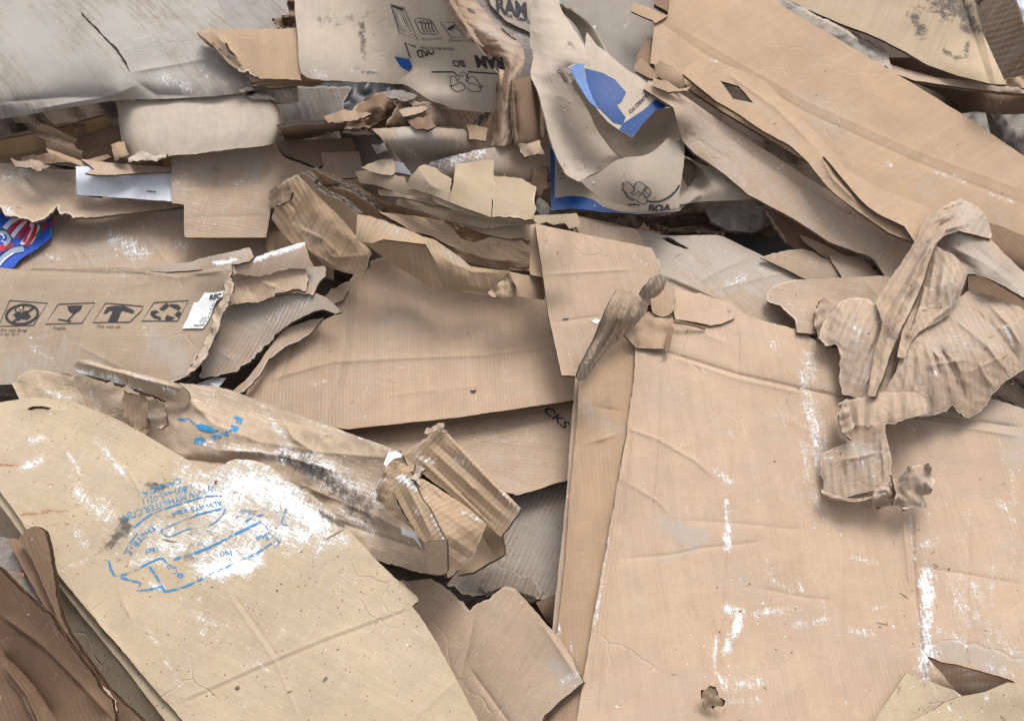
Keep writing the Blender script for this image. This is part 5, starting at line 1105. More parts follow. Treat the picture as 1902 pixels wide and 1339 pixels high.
lb = S('shipping_label', None, None, '~0.6 360,562 369,560 380,544 400,543 420,539 418,548 402,560 395,574 390,590 377,610 338,610 350,588', [(360, 562, 84), (418, 542, 92), (338, 610, 80), (380, 608, 82)], MAT['label_white'], parent=ib.obj, t=1, wave=0, r=4, part_label='white shipping label torn along its right side')
text(lb, 'REC', (388, 557), (12, -2), (3, -13), MAT['ink_black'], .04, cut=lb.poly)
for s_, x_, y_ in (('D', 393, 569), ('H', 390, 577), ('F', 388, 585)): text(lb, s_, (x_, y_), (8, -.6), (1.5, -7.5), MAT['ink_black'], .0, cut=lb.poly)
text(lb, 'GLAS', (374, 593), (8, -.8), (1.5, -7), MAT['ink_faded'], .0, cut=lb.poly)
text(lb, 'Cou', (370, 599), (8, -.8), (1.8, -7), MAT['ink_black'], .0, cut=lb.poly)
text(lb, 'Numb', (359, 607), (8, -.8), (2, -7.5), MAT['ink_black'], .01, cut=lb.poly)
S('torn_rim', None, None, '~4 420,530 434,512 432,540 420,565 410,600 398,635 385,660 368,680 350,695 345,690 372,655 385,625 398,590 408,560', [(430, 515, 96), (350, 694, 74)], MAT['worn'], parent=ib.obj, t=3, wave=0, crum=(4, 22), edge=MAT['edge_grey'])

# ================================================================== front carton, right
fc = thing('front_carton', 'big kraft carton lying flat over the whole lower right with white plaster scratches', 'box', 1450, 900, 70)
S('outer_edge', None, None, '~1 1068,700 1078,680 1090,690 1076,760 1068,860 1064,900 1050,1040 1035,1180 1000,1400 985,1400 1024,1180 1040,1040 1054,900 1060,800', [(1070, 700, 70), (1030, 1180, 60)], MAT['worn'], parent=fc, t=8, edge=MAT['edge_dark'], wave=0)
S('left_flange', None, None, '1076,692 ~0.5 1100,660 1150,620 1185,610 1180,700 1165,800 1150,880 1130,1000 1105,1130 1085,1250 1070,1345 1060,1420 990,1420 1012,1345 1034,1180 1050,1040 1060,900 1072,780', [(1078, 700, 80), (1185, 620, 96), (1168, 800, 98), (1070, 1339, 98), (1040, 1180, 62), (1062, 900, 66), (1010, 1339, 60)], MAT['flange_tan'], grain=4, parent=fc, t=5, wave=2,
  folds=[('1150,805 1110,818 1085,825', 4, 4), ('1105,755 1160,765', -3, 4)], marks=[('u', '1085,760 1150,800', 20, .6), ('p', '1066,860 1068,830', 7, .4), ('p', '1035,1190 1040,1160', 5, .8), ('p', '1060,1200 1075,1230', 8, .4)])
mp = S('main_panel', None, None,
  '1180,640 1190,612 1204,588 1228,562 ~1 1235,545 1300,545 1340,560 1365,570 1395,590 1440,602 1480,612 1530,640 1600,660 1700,690 1902,760 2060,800 2060,1500 1060,1500 1070,1345 1085,1250 1105,1130 1130,1000 1150,880 1165,800 1178,700',
  [(1185, 640, 92), (1250, 560, 84), (1178, 800, 94), (1110, 1130, 96), (1080, 1339, 96), (1300, 640, 96), (1480, 640, 92), (1560, 800, 88), (1640, 980, 86), (1700, 760, 76), (1902, 800, 84), (1450, 1000, 96), (1300, 1200, 100), (1690, 1100, 88), (1690, 1300, 94), (1902, 1200, 96), (1500, 1330, 98), (1820, 1000, 88)],
  MAT['kraft'], grain=6, parent=fc, t=6, res=7, wave=1, stiff=.8,
  folds=[('1150,1000 1125,1130 1105,1339', -3.5, 5), ('1172,800 1150,1000', -4, 5), ('1160,860 1138,1000 1118,1130 1100,1280', 4, 6), ('1182,646 1242,655 1370,695 1500,724 1600,745 1722,768 1902,795', -4.5, 4), ('1250,664 1370,704 1500,733', 2.5, 4), ('1640,770 1722,782 1902,812', 3, 4), ('1370,600 1372,650 1370,700', -3, 4),
         ('1225,690 1222,800 1210,960', -2.2, 3), ('1375,690 1358,820 1350,1000 1340,1150 1320,1339', -1.8, 3.5), ('1560,900 1565,1100 1560,1230', -1.5, 3.5), ('1695,960 1697,1060 1705,1130 1725,1345', -6, 5), ('1676,960 1685,1040 1692,1100', 4, 4), ('1800,970 1795,1339', -2, 4), ('1150,790 1220,815 1290,855 1330,890', 2, 3), ('1155,890 1220,930 1250,960', 1.8, 3), ('1255,965 1350,970 1500,985', -1.2, 3),
         ('1150,1038 1250,1030 1300,1018 1420,1005', -1.8, 3), ('1400,1090 1500,1110 1560,1115 ', -1.4, 3), ('1240,840 1300,820', 1.2, 3), ('1700,1050 1902,1085', -1.6, 3), ('1440,770 1620,860', 1, 4), ('1700,900 1740,920', 1, 4), ('1250,600 1360,640', 2, 6)],
  marks=[('p', '1500,660 1512,700', 14.9, 0.55), ('p', '1492,700 1515,800 1530,850', 22.3, 0.58), ('p', '1505,830 1528,870', 14.9, 0.55), ('p', '1435,640 1455,660', 11.2, 0.48), ('p', '1490,820 1500,900 1530,960', 14.9, 0.44), ('p', '1530,960 1560,990', 27.3, 0.40), ('p', '1330,875 1355,895', 9.9, 0.62), ('p', '1350,930 1352,1020', 9.9, 0.64), ('p', '1350,1130 1375,1140 1370,1165 1345,1210', 12.4, 0.75), ('p', '1330,1180 1326,1240', 6.2, 0.70), ('p', '1400,1140 1480,1130', 12.4, 0.51), ('p', '1480,1160 1550,1150', 11.2, 0.53), ('p', '1580,1170 1620,1175', 12.4, 0.55), ('p', '1330,1250 1345,1270', 8.6, 0.62), ('p', '1345,1275 1410,1265', 17.4, 0.53), ('p', '1350,1300 1410,1300', 14.9, 0.42), ('p', '1580,1035 1625,1045', 7.4, 0.64), ('p', '1530,1120 1540,1150', 12.4, 0.35), ('p', '1625,1130 1645,1128', 5, 0.70), ('p', '1430,760 1470,775', 14.9, 0.37), ('p', '1420,1040 1440,1080 1470,1100', 9.9, 0.42), ('p', '1480,1080 1490,1095', 6.2, 0.62),
         ('p', '1720,1060 1720,1140 1722,1240', 19.8, 0.73), ('p', '1710,1240 1722,1270', 17.4, 0.64), ('p', '1780,1080 1790,1150', 32.2, 0.42), ('p', '1810,1090 1830,1150', 24.8, 0.44), ('p', '1845,1060 1830,1190', 17.4, 0.37), ('p', '1740,1170 1790,1190', 22.3, 0.39), ('p', '1860,1180 1890,1210', 19.8, 0.44), ('p', '1840,1240 1880,1250', 14.9, 0.48), ('p', '1700,1020 1740,1000', 14.9, 0.41), ('p', '1690,960 1700,1040', 7.4, 0.44), ('p', '1795,950 1800,1010', 14.9, 0.35), ('p', '1880,870 1885,1100', 9.9, 0.37), ('p', '1850,930 1870,945', 12.4, 0.40), ('p', '1690,790 1700,820', 9.9, 0.35), ('u', '1730,1200 1900,1230', 30, .7), ('u', '1690,740 1902,760', 60, .9), ('u', '1850,700 1902,820', 60, .8),
         ('u', '1240,975 1300,1000', 20, 1.1), ('u', '1230,1040 1290,1020', 5, 1.1), ('u', '1340,1080 1370,1085', 18, .5), ('p', '1130,1000 1105,1160', 6.2, 0.55), ('p', '1165,760 1160,800', 6.2, 0.44), ('p', '1150,1180 1170,1220', 9.9, 0.26), ('p', '1355,800 1365,820', 7.4, 0.35), ('b', '1160,830 1150,880', 4, .3), ('u', '1090,1130 1100,1100', 12, .5)], part_label='wide main panel with creases and plaster scratches')
S('top_tuck_flap', None, None, '~1 1248,560 1255,535 1262,538 1330,555 1365,566 1364,590 ~1 1345,600 1320,605 1310,602 1290,598 1255,592', [(1255, 540, 40), (1365, 575, 40)], MAT['kraft'], parent=fc, t=4, marks=[('d', '1350,570 1358,592', 8, .5)])
S('corner_flap', None, None, '1160,622 1190,590 1206,578 1216,590 1250,592 1247,612 1237,648 1182,646', [(1190, 625, 40), (1248, 595, 40)], MAT['tan'], parent=fc, t=4, crum=(4, 30))
S('slot_edge', None, None, '1241,612 1248,606 1252,608 1243,650 1238,655 1234,650', 40, MAT['brown'], parent=fc, t=3, wave=0)
S('slot', None, None, '1252,593 1312,607 1310,612 1290,606 1252,598', 40, MAT['dark_brown'], parent=fc, t=2, wave=0)  # solid dark strip, its colour stands for the shade inside the opening
S('rounded_tab', None, None, '( 1208,556 1222,540 1240,532 1252,540 1256,562 1246,582 1228,588 1212,580 )', [(1208, 560, 140), (1250, 545, 136), (1230, 588, 130)], MAT['tan_crumpled'], parent=fc, t=3, wave=2)
S('twisted_flap', None, None, '~1.5 1145,538 1155,531 1163,541 1172,538 1176,551 1192,550 1206,567 1202,580 ~0.7 1168,617 1140,640 1121,660 1100,688 1088,704 1076,708 1071,700 1078,679 1104,632 1121,588 1136,553', [(1078, 700, 104), (1104, 640, 150), (1155, 533, 176), (1200, 570, 150), (1168, 615, 118), (1121, 659, 110), (1150, 590, 176)], MAT['twist'], parent=fc, t=3, res=3.2, wave=1, grain=30, stiff=.3, edge=MAT['edge_grey'],
  folds=[('1154,535 1136,590 1102,660 1080,700', 9, 4), ('1164,545 1146,596 1108,660 1083,700', -9, 4), ('1173,543 1154,602 1116,656 1085,701', 10, 4), ('1183,555 1164,600 1126,650', -8, 4), ('1192,556 1170,606 1130,650', 8, 4), ('1200,570 1176,608 1146,634', -6, 4), ('1145,545 1126,594 1096,655', -7, 4)])
S('twisted_tab', None, None, '~2 1187,547 1204,522 1213,513 1226,510 1240,524 1235,536 1210,556 1196,557', [(1190, 548, 130), (1222, 514, 168), (1235, 535, 136)], MAT['twist'], parent=fc, t=3, res=3.2, wave=0, grain=40, stiff=.3, folds=[('1216,514 1198,548', 7, 4), ('1225,515 1206,552', -7, 4), ('1233,522 1214,550', 6, 4)], edge=MAT['edge_grey'])
S('cardboard_scrap', 'small torn nub of board poking out of the front carton near the bottom', 'cardboard scrap', '~1.5 1305,1285 1315,1276 1328,1280 1334,1292 1344,1305 1343,1312 1325,1310 1310,1318 1304,1312', [(1305, 1290, 120), (1330, 1282, 134), (1340, 1310, 118)], MAT['tan_crumpled'], crum=(4, 10), wave=0, t=4, edge=MAT['edge_dark'])

S('pink_board', 'pinkish brown board with a pointed whitish corner at the bottom centre', 'cardboard',
  '745,1080 ~1 800,1074 820,1085 838,1098 ~3 850,1110 860,1118 872,1132 885,1120 905,1112 925,1095 940,1088 ~1 958,1093 985,1125 1010,1152 1040,1185 1062,1220 1083,1265 1010,1328 975,1420 860,1420 800,1200',
  [(750, 1090, 0), (950, 1090, 30), (1080, 1265, 130), (1000, 1330, 100), (880, 1340, 20)], MAT['pink'], grain=-35, t=5, folds=[('810,1170 860,1130 880,1118', 3, 4), ('885,1125 870,1200 855,1260', -2.5, 3), ('870,1238 960,1360', -3, 4), ('1000,1150 1035,1200 1075,1262', 4, 8)],
  marks=[('u', '1030,1230 1070,1270', 26, 1.1), ('p', '1045,1265 1075,1250', 12, .5)])

# ================================================================== fragile box, bottom left group
fb = S('fragile_box', 'crumpled tan box with blue FRAGILE lettering and blackened plaster smears', 'box',
  '~2 22,712 40,695 62,684 100,690 ~1 140,700 200,690 330,712 ( 360,714 420,722 480,744 ) 560,772 650,805 742,838 765,880 790,940 832,1000 830,1066 ~2 805,1068 760,1058 ~1 700,1038 650,1000 560,960 400,930 250,860 100,790 30,760 35,740',
  [(30, 720, 60), (200, 730, 80), (330, 715, 96), (480, 745, 90), (740, 840, 96), (440, 800, 96), (330, 840, 84), (520, 850, 76), (660, 940, 62), (780, 1060, 60), (600, 830, 92), (250, 800, 66), (690, 860, 78)],
  MAT['yellow_crumpled'], grain=72, t=6, res=6, crum=(3.2, 60), wave=3,
  folds=[('340,735 400,790 480,820 600,840 720,850', 5, 12), ('400,835 480,840 540,850 640,880', 9, 9), ('320,850 420,860 500,862', -10, 12), ('520,770 545,815 600,850', 4, 5), ('330,720 370,760 430,790', 4, 6), ('560,900 700,960 800,1010', 5, 8), ('600,960 720,1000 810,1030', -4, 7)],
  marks=[('d', '560,865 620,900 680,945', 34, .68), ('p', '590,880 660,930', 36, .5), ('p', '530,840 620,870 700,930', 24, .62), ('p', '640,950 690,985', 14, .62), ('p', '480,745 510,790 540,830', 10, .55), ('p', '560,775 740,842', 7, .50), ('p', '370,820 500,845', 10, .6), ('p', '90,730 140,740', 14, .6), ('p', '330,715 400,735', 8, .4), ('p', '160,715 180,760', 16, .42), ('d', '520,848 560,870', 14, .7), ('p', '380,800 470,815', 6, .4), ('p', '480,760 520,800', 18, .4), ('d', '690,850 720,870', 12, .4)])
IB = MAT['ink_blue']
for ch, o_, U_, V_ in (('F', (437, 771), (-9, 24), (20, 7)), ('R', (431, 788), (-9, 21), (19, 6)), ('A', (421, 801), (-17, 5), (12, 11)), ('G', (407, 806), (-18, 4), (12, 8)), ('I', (393, 809), (-18, 4), (13, 8)), ('L', (378, 812), (-16, 1), (6, 9)), ('E', (364, 812), (-7, 20), (21, 4))):
    text(fb, ch, o_, U_, V_, IB, .05)
draw(fb, [poly_fill('362,789 375,787 392,792 396,797 404,798 408,800 398,803 385,802 370,798'), line('330,778 350,777 362,788', 2.2), line('332,779 346,782', 1.6)], IB, 'printed_glass_icon')
S('folded_ridge', 'dusty tan folded ridge of board lying across the icon box lower edge', 'cardboard',
  '~1.5 140,676 145,667 165,668 200,680 260,694 300,706 332,712 ( 350,730 352,745 340,758 ) 300,740 250,722 200,706 150,695 136,684', [(140, 676, 100), (330, 712, 130), (240, 705, 136), (340, 755, 100)], MAT['yellow_crumpled'], grain=70, t=5,
  folds=[('145,672 250,700 335,722', 14, 6), ('140,684 240,716 330,748', -6, 6), ('150,693 250,725 300,742', 6, 5)], marks=[('p', '135,690 200,700 260,728', 12, .65), ('p', '240,692 330,730', 7, .62), ('p', '145,668 170,672', 6, .6)])
S('brown_tucked_flap', 'brown creased flap tucked into the hollow of the fragile box', 'cardboard', '~3 230,728 270,735 276,748 274,800 268,808 245,795 228,770', [(232, 730, 110), (275, 740, 112), (270, 805, 80)], MAT['tan_crumpled'], crum=(4, 28), t=3)
S('crushed_fold', 'small crushed corrugated fold beside the tucked brown flap', 'cardboard', '~2 275,745 300,750 308,762 310,790 300,798 280,790 276,770', [(276, 748, 118), (308, 765, 126), (300, 796, 100)], MAT['yellow_crumpled'], crum=(7, 18, 90), wave=0, t=3)

# rim side and the big plastered box
bb = thing('plastered_box', 'large tan flattened box smeared with white plaster over blue printing at bottom left', 'box', 420, 1100, 90)
S('side_wall', None, None, '-80,900 0,925 30,965 70,1030 150,1140 230,1240 310,1345 380,1440 240,1440 160,1345 90,1180 30,1060 -80,1000', [(0, 930, 70), (300, 1339, 84), (0, 1000, 10), (180, 1339, 0), (100, 1180, 20)], MAT['yellow'], grain=40, parent=bb, t=5, wave=1, marks=[('u', '60,1030 300,1330', 30, .3)])
S('rim', None, None, '-60,880 0,912 34,958 80,1030 160,1130 250,1235 345,1345 400,1420 375,1420 312,1345 232,1240 150,1140 70,1035 28,975 0,938 -60,905', [(0, 920, 94), (330, 1345, 104), (150, 1130, 98)], MAT['yellow'], grain=40, parent=bb, t=5, wave=0, edge=MAT['edge_dark'])
top = S('top_panel', None, None,
  '-80,760 -20,750 0,747 ( 60,738 130,745 210,775 ) ( 250,795 300,825 345,852 ) ~1.5 368,868 384,876 ~2 398,870 415,862 434,852 470,853 ~1 ( 505,868 540,895 575,915 ) ( 600,935 630,965 655,992 ) 700,1040 740,1078 776,1109 777,1116 766,1126 783,1148 816,1202 843,1253 889,1339 930,1420 330,1420 345,1345 250,1235 160,1130 80,1030 34,958 0,912 -80,870',
  [(0, 750, 88), (0, 910, 104), (560, 910, 110), (330, 1330, 112), (860, 1330, 94), (770, 1115, 96), (210, 775, 96), (480, 1100, 112)],
  MAT['yellow'], grain=64, parent=bb, t=6, res=7, wave=3,
  folds=[('335,1300 470,1240 600,1185 768,1124', 1.3, 3), ('330,1310 470,1248 600,1193 765,1132', -1.3, 3), ('420,1100 470,1170 515,1235 560,1345', 1.0, 3), ('430,1098 480,1168 525,1232', -1.2, 3), ('702,1040 770,1112', -5, 5), ('160,1120 200,1180 260,1240', 2.0, 6), ('220,1100 250,1160', 2, 5), ('230,860 270,930 250,980', 1.5, 4), ('180,810 240,900', 1.2, 4), ('30,760 130,762', 3, 5), ('860,1250 760,1345', 1.5, 4)],
  marks=[('p', '400,930 450,900 520,920 590,965', 60, .80), ('p', '470,900 540,930', 26, .8), ('p', '330,950 380,930', 20, .55), ('p', '420,970 560,990', 50, .70), ('p', '380,1040 470,1030', 44, .74), ('p', '440,1050 400,1065', 16, .95), ('d', '440,960 520,950', 16, .34), ('u', '250,950 600,960', 90, .6), ('p', '300,1030 360,1000', 40, .45), ('p', '380,1060 450,1050', 26, 1.0), ('p', '250,1045 300,1040', 16, .55), ('p', '240,990 300,980', 30, .5),
         ('p', '140,910 200,960', 26, .56), ('p', '60,820 80,815', 12, .62), ('p', '45,868 75,855', 12, .66), ('p', '140,985 160,1010', 12, .62), ('p', '180,820 230,880', 10, .60), ('p', '120,830 150,880', 8, .55), ('p', '110,1060 170,1040', 10, .45), ('p', '340,865 330,900', 22, .52), ('p', '280,1085 300,1090', 10, .75), ('p', '360,1140 400,1160', 16, .5), ('p', '370,1110 375,1180', 6, .5), ('p', '270,1160 340,1280', 8, .45), ('p', '420,1160 500,1250', 6, .42), ('p', '300,1330 330,1335', 8, .8), ('p', '450,1235 480,1230', 7, .5), ('p', '520,1170 525,1172', 4, .8),
         ('d', '205,1010 235,980 230,965', 14, .8), ('d', '180,1010 240,1030', 24, .4), ('p', '290,1010 420,1000', 46, .56), ('p', '370,900 450,880', 34, .66), ('p', '600,985 640,1005', 20, .6), ('d', '300,960 345,955 360,990', 20, .42), ('d', '280,900 300,905', 14, .75), ('d', '350,1030 370,1010', 20, .5), ('d', '440,960 480,955', 14, .45), ('d', '560,900 600,960', 20, .5), ('d', '600,955 640,975', 9, .8),
         ('b', '40,955 130,948', 6, .8), ('b', '0,862 40,866', 5, .8), ('b', '60,893 100,900', 3, .7), ('b', '140,940 150,938', 8, .7), ('b', '100,975 125,972', 4, .7), ('b', '160,880 172,882', 3, .8), ('b', '0,880 20,882', 4, .6), ('b', '170,865 185,848', 3, .6),
         ('d', '535,1285 545,1283', 3, .8), ('d', '595,1268 612,1256', 3, .8)],
  holes=['~1 50,758 60,755 80,754 96,758 86,762 70,760 60,763'], part_label='tan top panel caked with white and black plaster')
IW = MAT['ink_blue_worn']
text(top, 'WWW.MYHILITER.COM', (399, 900), (-16.2, 4.4), (5, 17), IW, .0, warp=lambda q: q + np.stack([q[:, 0] * 0, ((400 - q[:, 0]) / 160.) ** 2 * 8.], -1))
text(top, '1-800-465-0211', (358, 897), (-15, 4.6), (5, 16), IW, .0)
text(top, 'CANADA', (336, 886), (-17, 6.2), (5, 15), IW, .0)
draw(top, [line('249,979 275,958 300,946 345,932 380,922 412,921', 3.4, curve=True), line('230,1028 240,1010 255,990', 3, curve=True)], IW, 'printed_line')
draw(top, [line('202,1040 206,1056 212,1068 240,1076 262,1082 254,1096 275,1095 300,1088', 4.4), line('212,1068 240,1064 270,1048 300,1036 308,1045', 3.4, curve=True),
           line('278,1052 292,1072 306,1098', 4.4), line('306,1098 345,1088 400,1062 470,1030 505,1008', 4.0, curve=True), line('322,1038 380,1020 440,990 490,966', 4.6, curve=True),
           line('456,968 470,960 488,955', 3), line('490,966 500,990 520,1006 508,1018', 2.4), line('532,944 522,972 540,976', 3)], IW, 'printed_line')
draw(top, [line('298,985 330,970 370,955 412,944 414,955 390,975 350,982 330,990 312,996 298,985', 2.2, curve=True), line('364,992 388,984 400,1004', 2), line('366,996 380,1016', 1.6), line('362,956 410,945', 3)], IW, 'printed_line')
for ch, o_, U_, V_ in (('THE', (285, 972), (-14, 12), (10, 12)), ('TEST', (259, 993), (-12, 15), (12, 10)), ('ALWAYS', (412, 928), (-15, 3.5), (3, 14)), ('PASS', (345, 940), (-13, 6), (6, 13)), ('1889', (294, 1014), (-13, 3), (4, 15)), ('Reg.', (465, 946), (-12, 2), (2, 12)), ('Sea', (497, 990), (-17, 5), (6, 17)), ('Co.', (332, 1056), (-16, -8), (-8, 17)), ('&', (342, 1066), (-22, -6), (-4, 22)), ('No', (430, 1020), (-17, 5), (5, 17))):
    text(top, ch, o_, U_, V_, IW, .01)

# dark folded cartons, bottom left corner
df = thing('folded_cartons', 'stack of dark brown folded corrugated cartons in the bottom left corner', 'cartons', 80, 1200, 150)
S('back_liner', None, None, '~1 -60,985 20,1000 50,1010 60,1030 75,1060 110,1110 90,1150 -60,1120', [(0, 1000, 50), (60, 1020, 60), (60, 1120, 100)], MAT['weathered'], parent=df, crum=(4, 40))
S('torn_strip', None, None, '~1 16,1005 22,998 40,1005 70,1050 100,1100 125,1160 160,1230 135,1215 90,1140 50,1070', [(20, 1000, 120), (150, 1225, 140)], MAT['brown'], parent=df, t=6, edge=MAT['edge_dark'], grain=30)
S('raised_flap', None, None, '~1 33,1000 50,985 66,976 ( 82,985 90,1015 98,1060 ) ( 105,1110 120,1160 150,1210 ) 200,1280 270,1345 300,1420 215,1420 200,1300 130,1210 95,1120 60,1040', [(40, 1000, 140), (75, 980, 156), (120, 1160, 150), (250, 1345, 140), (140, 1230, 130)], MAT['brown'], parent=df, t=7, edge=MAT['edge_dark'], grain=30)
S('lower_layer', None, None, '~3 110,1190 145,1220 175,1265 205,1280 215,1300 218,1345 230,1430 150,1430 120,1280', [(120, 1200, 150), (215, 1300, 158)], MAT['brown'], parent=df, t=6, edge=MAT['edge_dark'], grain=30)
S('front_panel', None, None, '-80,1020 0,1058 ~1.5 40,1100 90,1145 130,1200 160,1240 190,1285 208,1300 ~1 213,1330 214,1430 -80,1430', [(0, 1060, 200), (90, 1145, 204), (210, 1300, 196), (0, 1339, 130), (200, 1339, 170), (40, 1230, 150)], MAT['dark_brown'], parent=df, t=8, edge=MAT['edge_dark'], grain=30, wave=1,
  folds=[('0,1140 80,1200 150,1270 210,1335', 9, 12), ('0,1205 60,1270 110,1345', -16, 14), ('0,1225 50,1290 90,1380', 14, 9), ('0,1150 90,1215 170,1300', -7, 10)], marks=[('p', '2,1218 60,1280', 3, .3)])
L('copper_wire', 'thin bent copper coloured wire at the left edge above the dark folded cartons', 'wire', ['-10,1056,150 6,1059,152 24,1062,155 41,1066,158 40,1071,157 27,1076,152', '-10,1057.4,150 6,1060.4,152 24,1063.4,155 43,1067,158 41.5,1072.2,157 27,1077.4,152'], MAT['wire'], n=40, t=1.3, m=3, edge=MAT['wire'])

# ================================================================== crumpled tan bundle
cb = thing('crumpled_bundle', 'crumpled tan length of board folded like an accordion left of the front carton', 'cardboard', 830, 940, 120)
S('white_paper_bit', None, None, '~1 722,840 735,836 748,843 744,849 730,852 718,866 713,862', [(722, 838, 110), (745, 850, 112), (708, 876, 108)], MAT['label_white'], parent=cb, t=1, wave=0)
TC = MAT['tan_crumpled']
S('inner_fold', None, None, '~1 880,960 903,974 930,994 936,1030 912,1042 880,1062 850,1068 870,1030', [(903, 979, 60), (930, 996, 90), (913, 1036, 60), (860, 1064, 50)], MAT['tan'], parent=cb, t=5, grain=-40, stiff=.3, folds=[('890,985 920,1034', -6, 6)])
S('blue_printed_label', None, None, '745,976 757,984 772,990 785,1020 768,1000 747,992', [(745, 976, 92), (785, 1020, 96)], MAT['label_white'], parent=cb, t=1, wave=0)
S('right_panel', None, None, '~2 749,844 766,831 ~3 790,812 809,797 829,800 ~1 841,814 900,874 967,943 964,952 930,996 924,992 860,937 800,892 782,878', [(749, 844, 96), (809, 799, 128), (967, 945, 150), (927, 996, 112), (860, 935, 104), (900, 872, 140)], TC, parent=cb, t=6, grain=-48, res=4, wave=1, stiff=.3, edge=MAT['edge'],
  folds=flutes(768, 842, 160, 146, 11, -9, 5, 3.2) + [('835,815 962,948', 5, 5), ('790,850 925,985', -4, 4), ('860,880 875,905 900,912', 3, 4)], marks=[('p', '780,850 805,858', 10, .6), ('p', '845,850 870,865', 8, .5), ('p', '930,915 960,945', 6, .5)])
S('middle_panel', None, None, '~1 772,884 799,896 860,935 904,973 ~2 897,989 884,1022 876,1036 ~1 831,1074 829,1002 819,989 796,942 774,912', [(776, 890, 168), (799, 896, 166), (860, 935, 138), (903, 974, 122), (831, 1073, 116), (884, 1022, 108), (829, 1002, 172), (796, 942, 182)], TC, parent=cb, t=6, grain=-42, res=4, wave=1, stiff=.3, edge=MAT['edge'],
  folds=flutes(800, 935, 88, 62, 6, 22, 5, 3.0) + [('800,900 850,960 860,1040', 4, 6), ('784,900 900,985', -4, 5)], marks=[('p', '857,950 905,972', 6, .6), ('p', '790,925 800,930', 6, .4)])
S('left_knot', None, None, '~3 700,902 715,868 729,855 ~1 749,861 772,873 ~2 765,884 729,890 738,935 769,984 ~3 740,965 715,949 711,935 697,928', [(702, 905, 116), (735, 858, 150), (772, 875, 160), (735, 935, 156), (769, 982, 144), (700, 925, 104)], TC, parent=cb, t=5, grain=-50, res=3.4, crum=(3.4, 26), stiff=.3, marks=[('d', '690,915 712,930', 9, .6), ('p', '700,905 720,880', 10, .55)])
S('narrow_flap', None, None, '~1 729,888 762,874 ~2 770,892 776,915 ~0.5 796,942 819,989 829,1007 789,1010 769,982 745,942 731,912', [(729, 888, 168), (762, 875, 190), (829, 1007, 200), (789, 1010, 172), (745, 942, 160), (796, 942, 194)], TC, parent=cb, t=5, grain=-60, res=4, wave=1, stiff=.3, folds=[('750,890 775,940 808,1006', 5, 5), ('738,900 762,950 795,1008', -3, 4), ('757,960 790,955', 2, 4)], marks=[('p', '745,888 772,905', 12, .8), ('p', '800,955 826,1002', 5, .6), ('p', '770,940 780,960', 4, .5)])
S('flap_end', None, None, '~0.5 789,1009 829,1005 831,1062 ~2 818,1068 796,1064 793,1050', [(789, 1009, 176), (829, 1005, 202), (830, 1063, 150), (796, 1064, 124)], MAT['kraft'], parent=cb, t=5, res=4, wave=0, stiff=.3, folds=[('797,1012 800,1062', -4, 4)])
S('torn_knot', None, None, '~4 775,868 790,872 782,885 778,902 765,890', 190, MAT['cream'], parent=cb, crum=(5, 12), wave=0, t=3)
S('torn_tip', None, None, '~4 790,806 805,790 822,784 830,782 826,796 834,806 816,800', 150, MAT['worn'], parent=cb, crum=(5, 14), wave=0, t=2)

# ================================================================== crumpled sheet, right
S('torn_board', 'brown board with a ragged left edge beneath the crumpled sheet at right', 'cardboard', '~2 1425,545 1440,530 ~1 1480,520 1560,516 1650,512 1700,560 1600,640 ~1 1520,620 1480,618 ~4 1478,600 1470,580 1455,570 1445,565 1425,558', [(1430, 545, 40), (1650, 515, 60), (1500, 618, 50)], MAT['worn'], grain=75, t=6, folds=[('1600,515 1640,560', 3, 6)])
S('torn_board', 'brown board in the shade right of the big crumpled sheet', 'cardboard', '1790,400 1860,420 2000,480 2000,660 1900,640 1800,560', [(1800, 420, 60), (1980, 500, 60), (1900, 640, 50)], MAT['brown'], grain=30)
cs = thing('crumpled_sheet', 'large crumpled and torn sheet of corrugated board draped at the right', 'cardboard', 1700, 640, 150)
S('ribbed_scrap', None, None, '~3 1512,595 1520,570 1530,552 1555,560 1575,562 1580,580 1560,610 1548,640 1528,642 1520,630', [(1515, 590, 120), (1570, 560, 130), (1545, 640, 110)], MAT['crumpled'], parent=cs, crum=(5, 22, 20), wave=0, t=3)
CM = MAT['crumpled']
S('left_fan', None, None, '~2 1530,600 1548,580 1562,562 1580,553 1600,553 1613,557 ~1 1626,566 1670,600 1690,640 1700,700 1690,738 1650,740 1605,741 ~2 1585,738 1566,732 ~4 1561,715 1562,690 1560,655 1552,641 1535,642 1520,628', [(1530, 610, 116), (1612, 556, 140), (1668, 615, 170), (1695, 700, 172), (1605, 740, 146), (1561, 690, 132), (1620, 660, 156)], CM, parent=cs, t=5, grain=-28, res=3.6, wave=1.5, stiff=.3, edge=MAT['edge'], crum=(2.4, 40, 0),
  folds=flutes(1586, 562, -28, 62, 8, 4, 3, 3, 3.5) + flutes(1612, 572, -44, 160, 10, 8, 8, 3.4, 4) + [('1660,600 1630,660 1600,735', 7, 6), ('1650,600 1618,655 1585,720', -6, 6), ('1600,600 1575,660', 5, 5)], marks=[('p', '1590,610 1600,640', 10, .4), ('u', '1580,600 1640,700', 40, .4)])
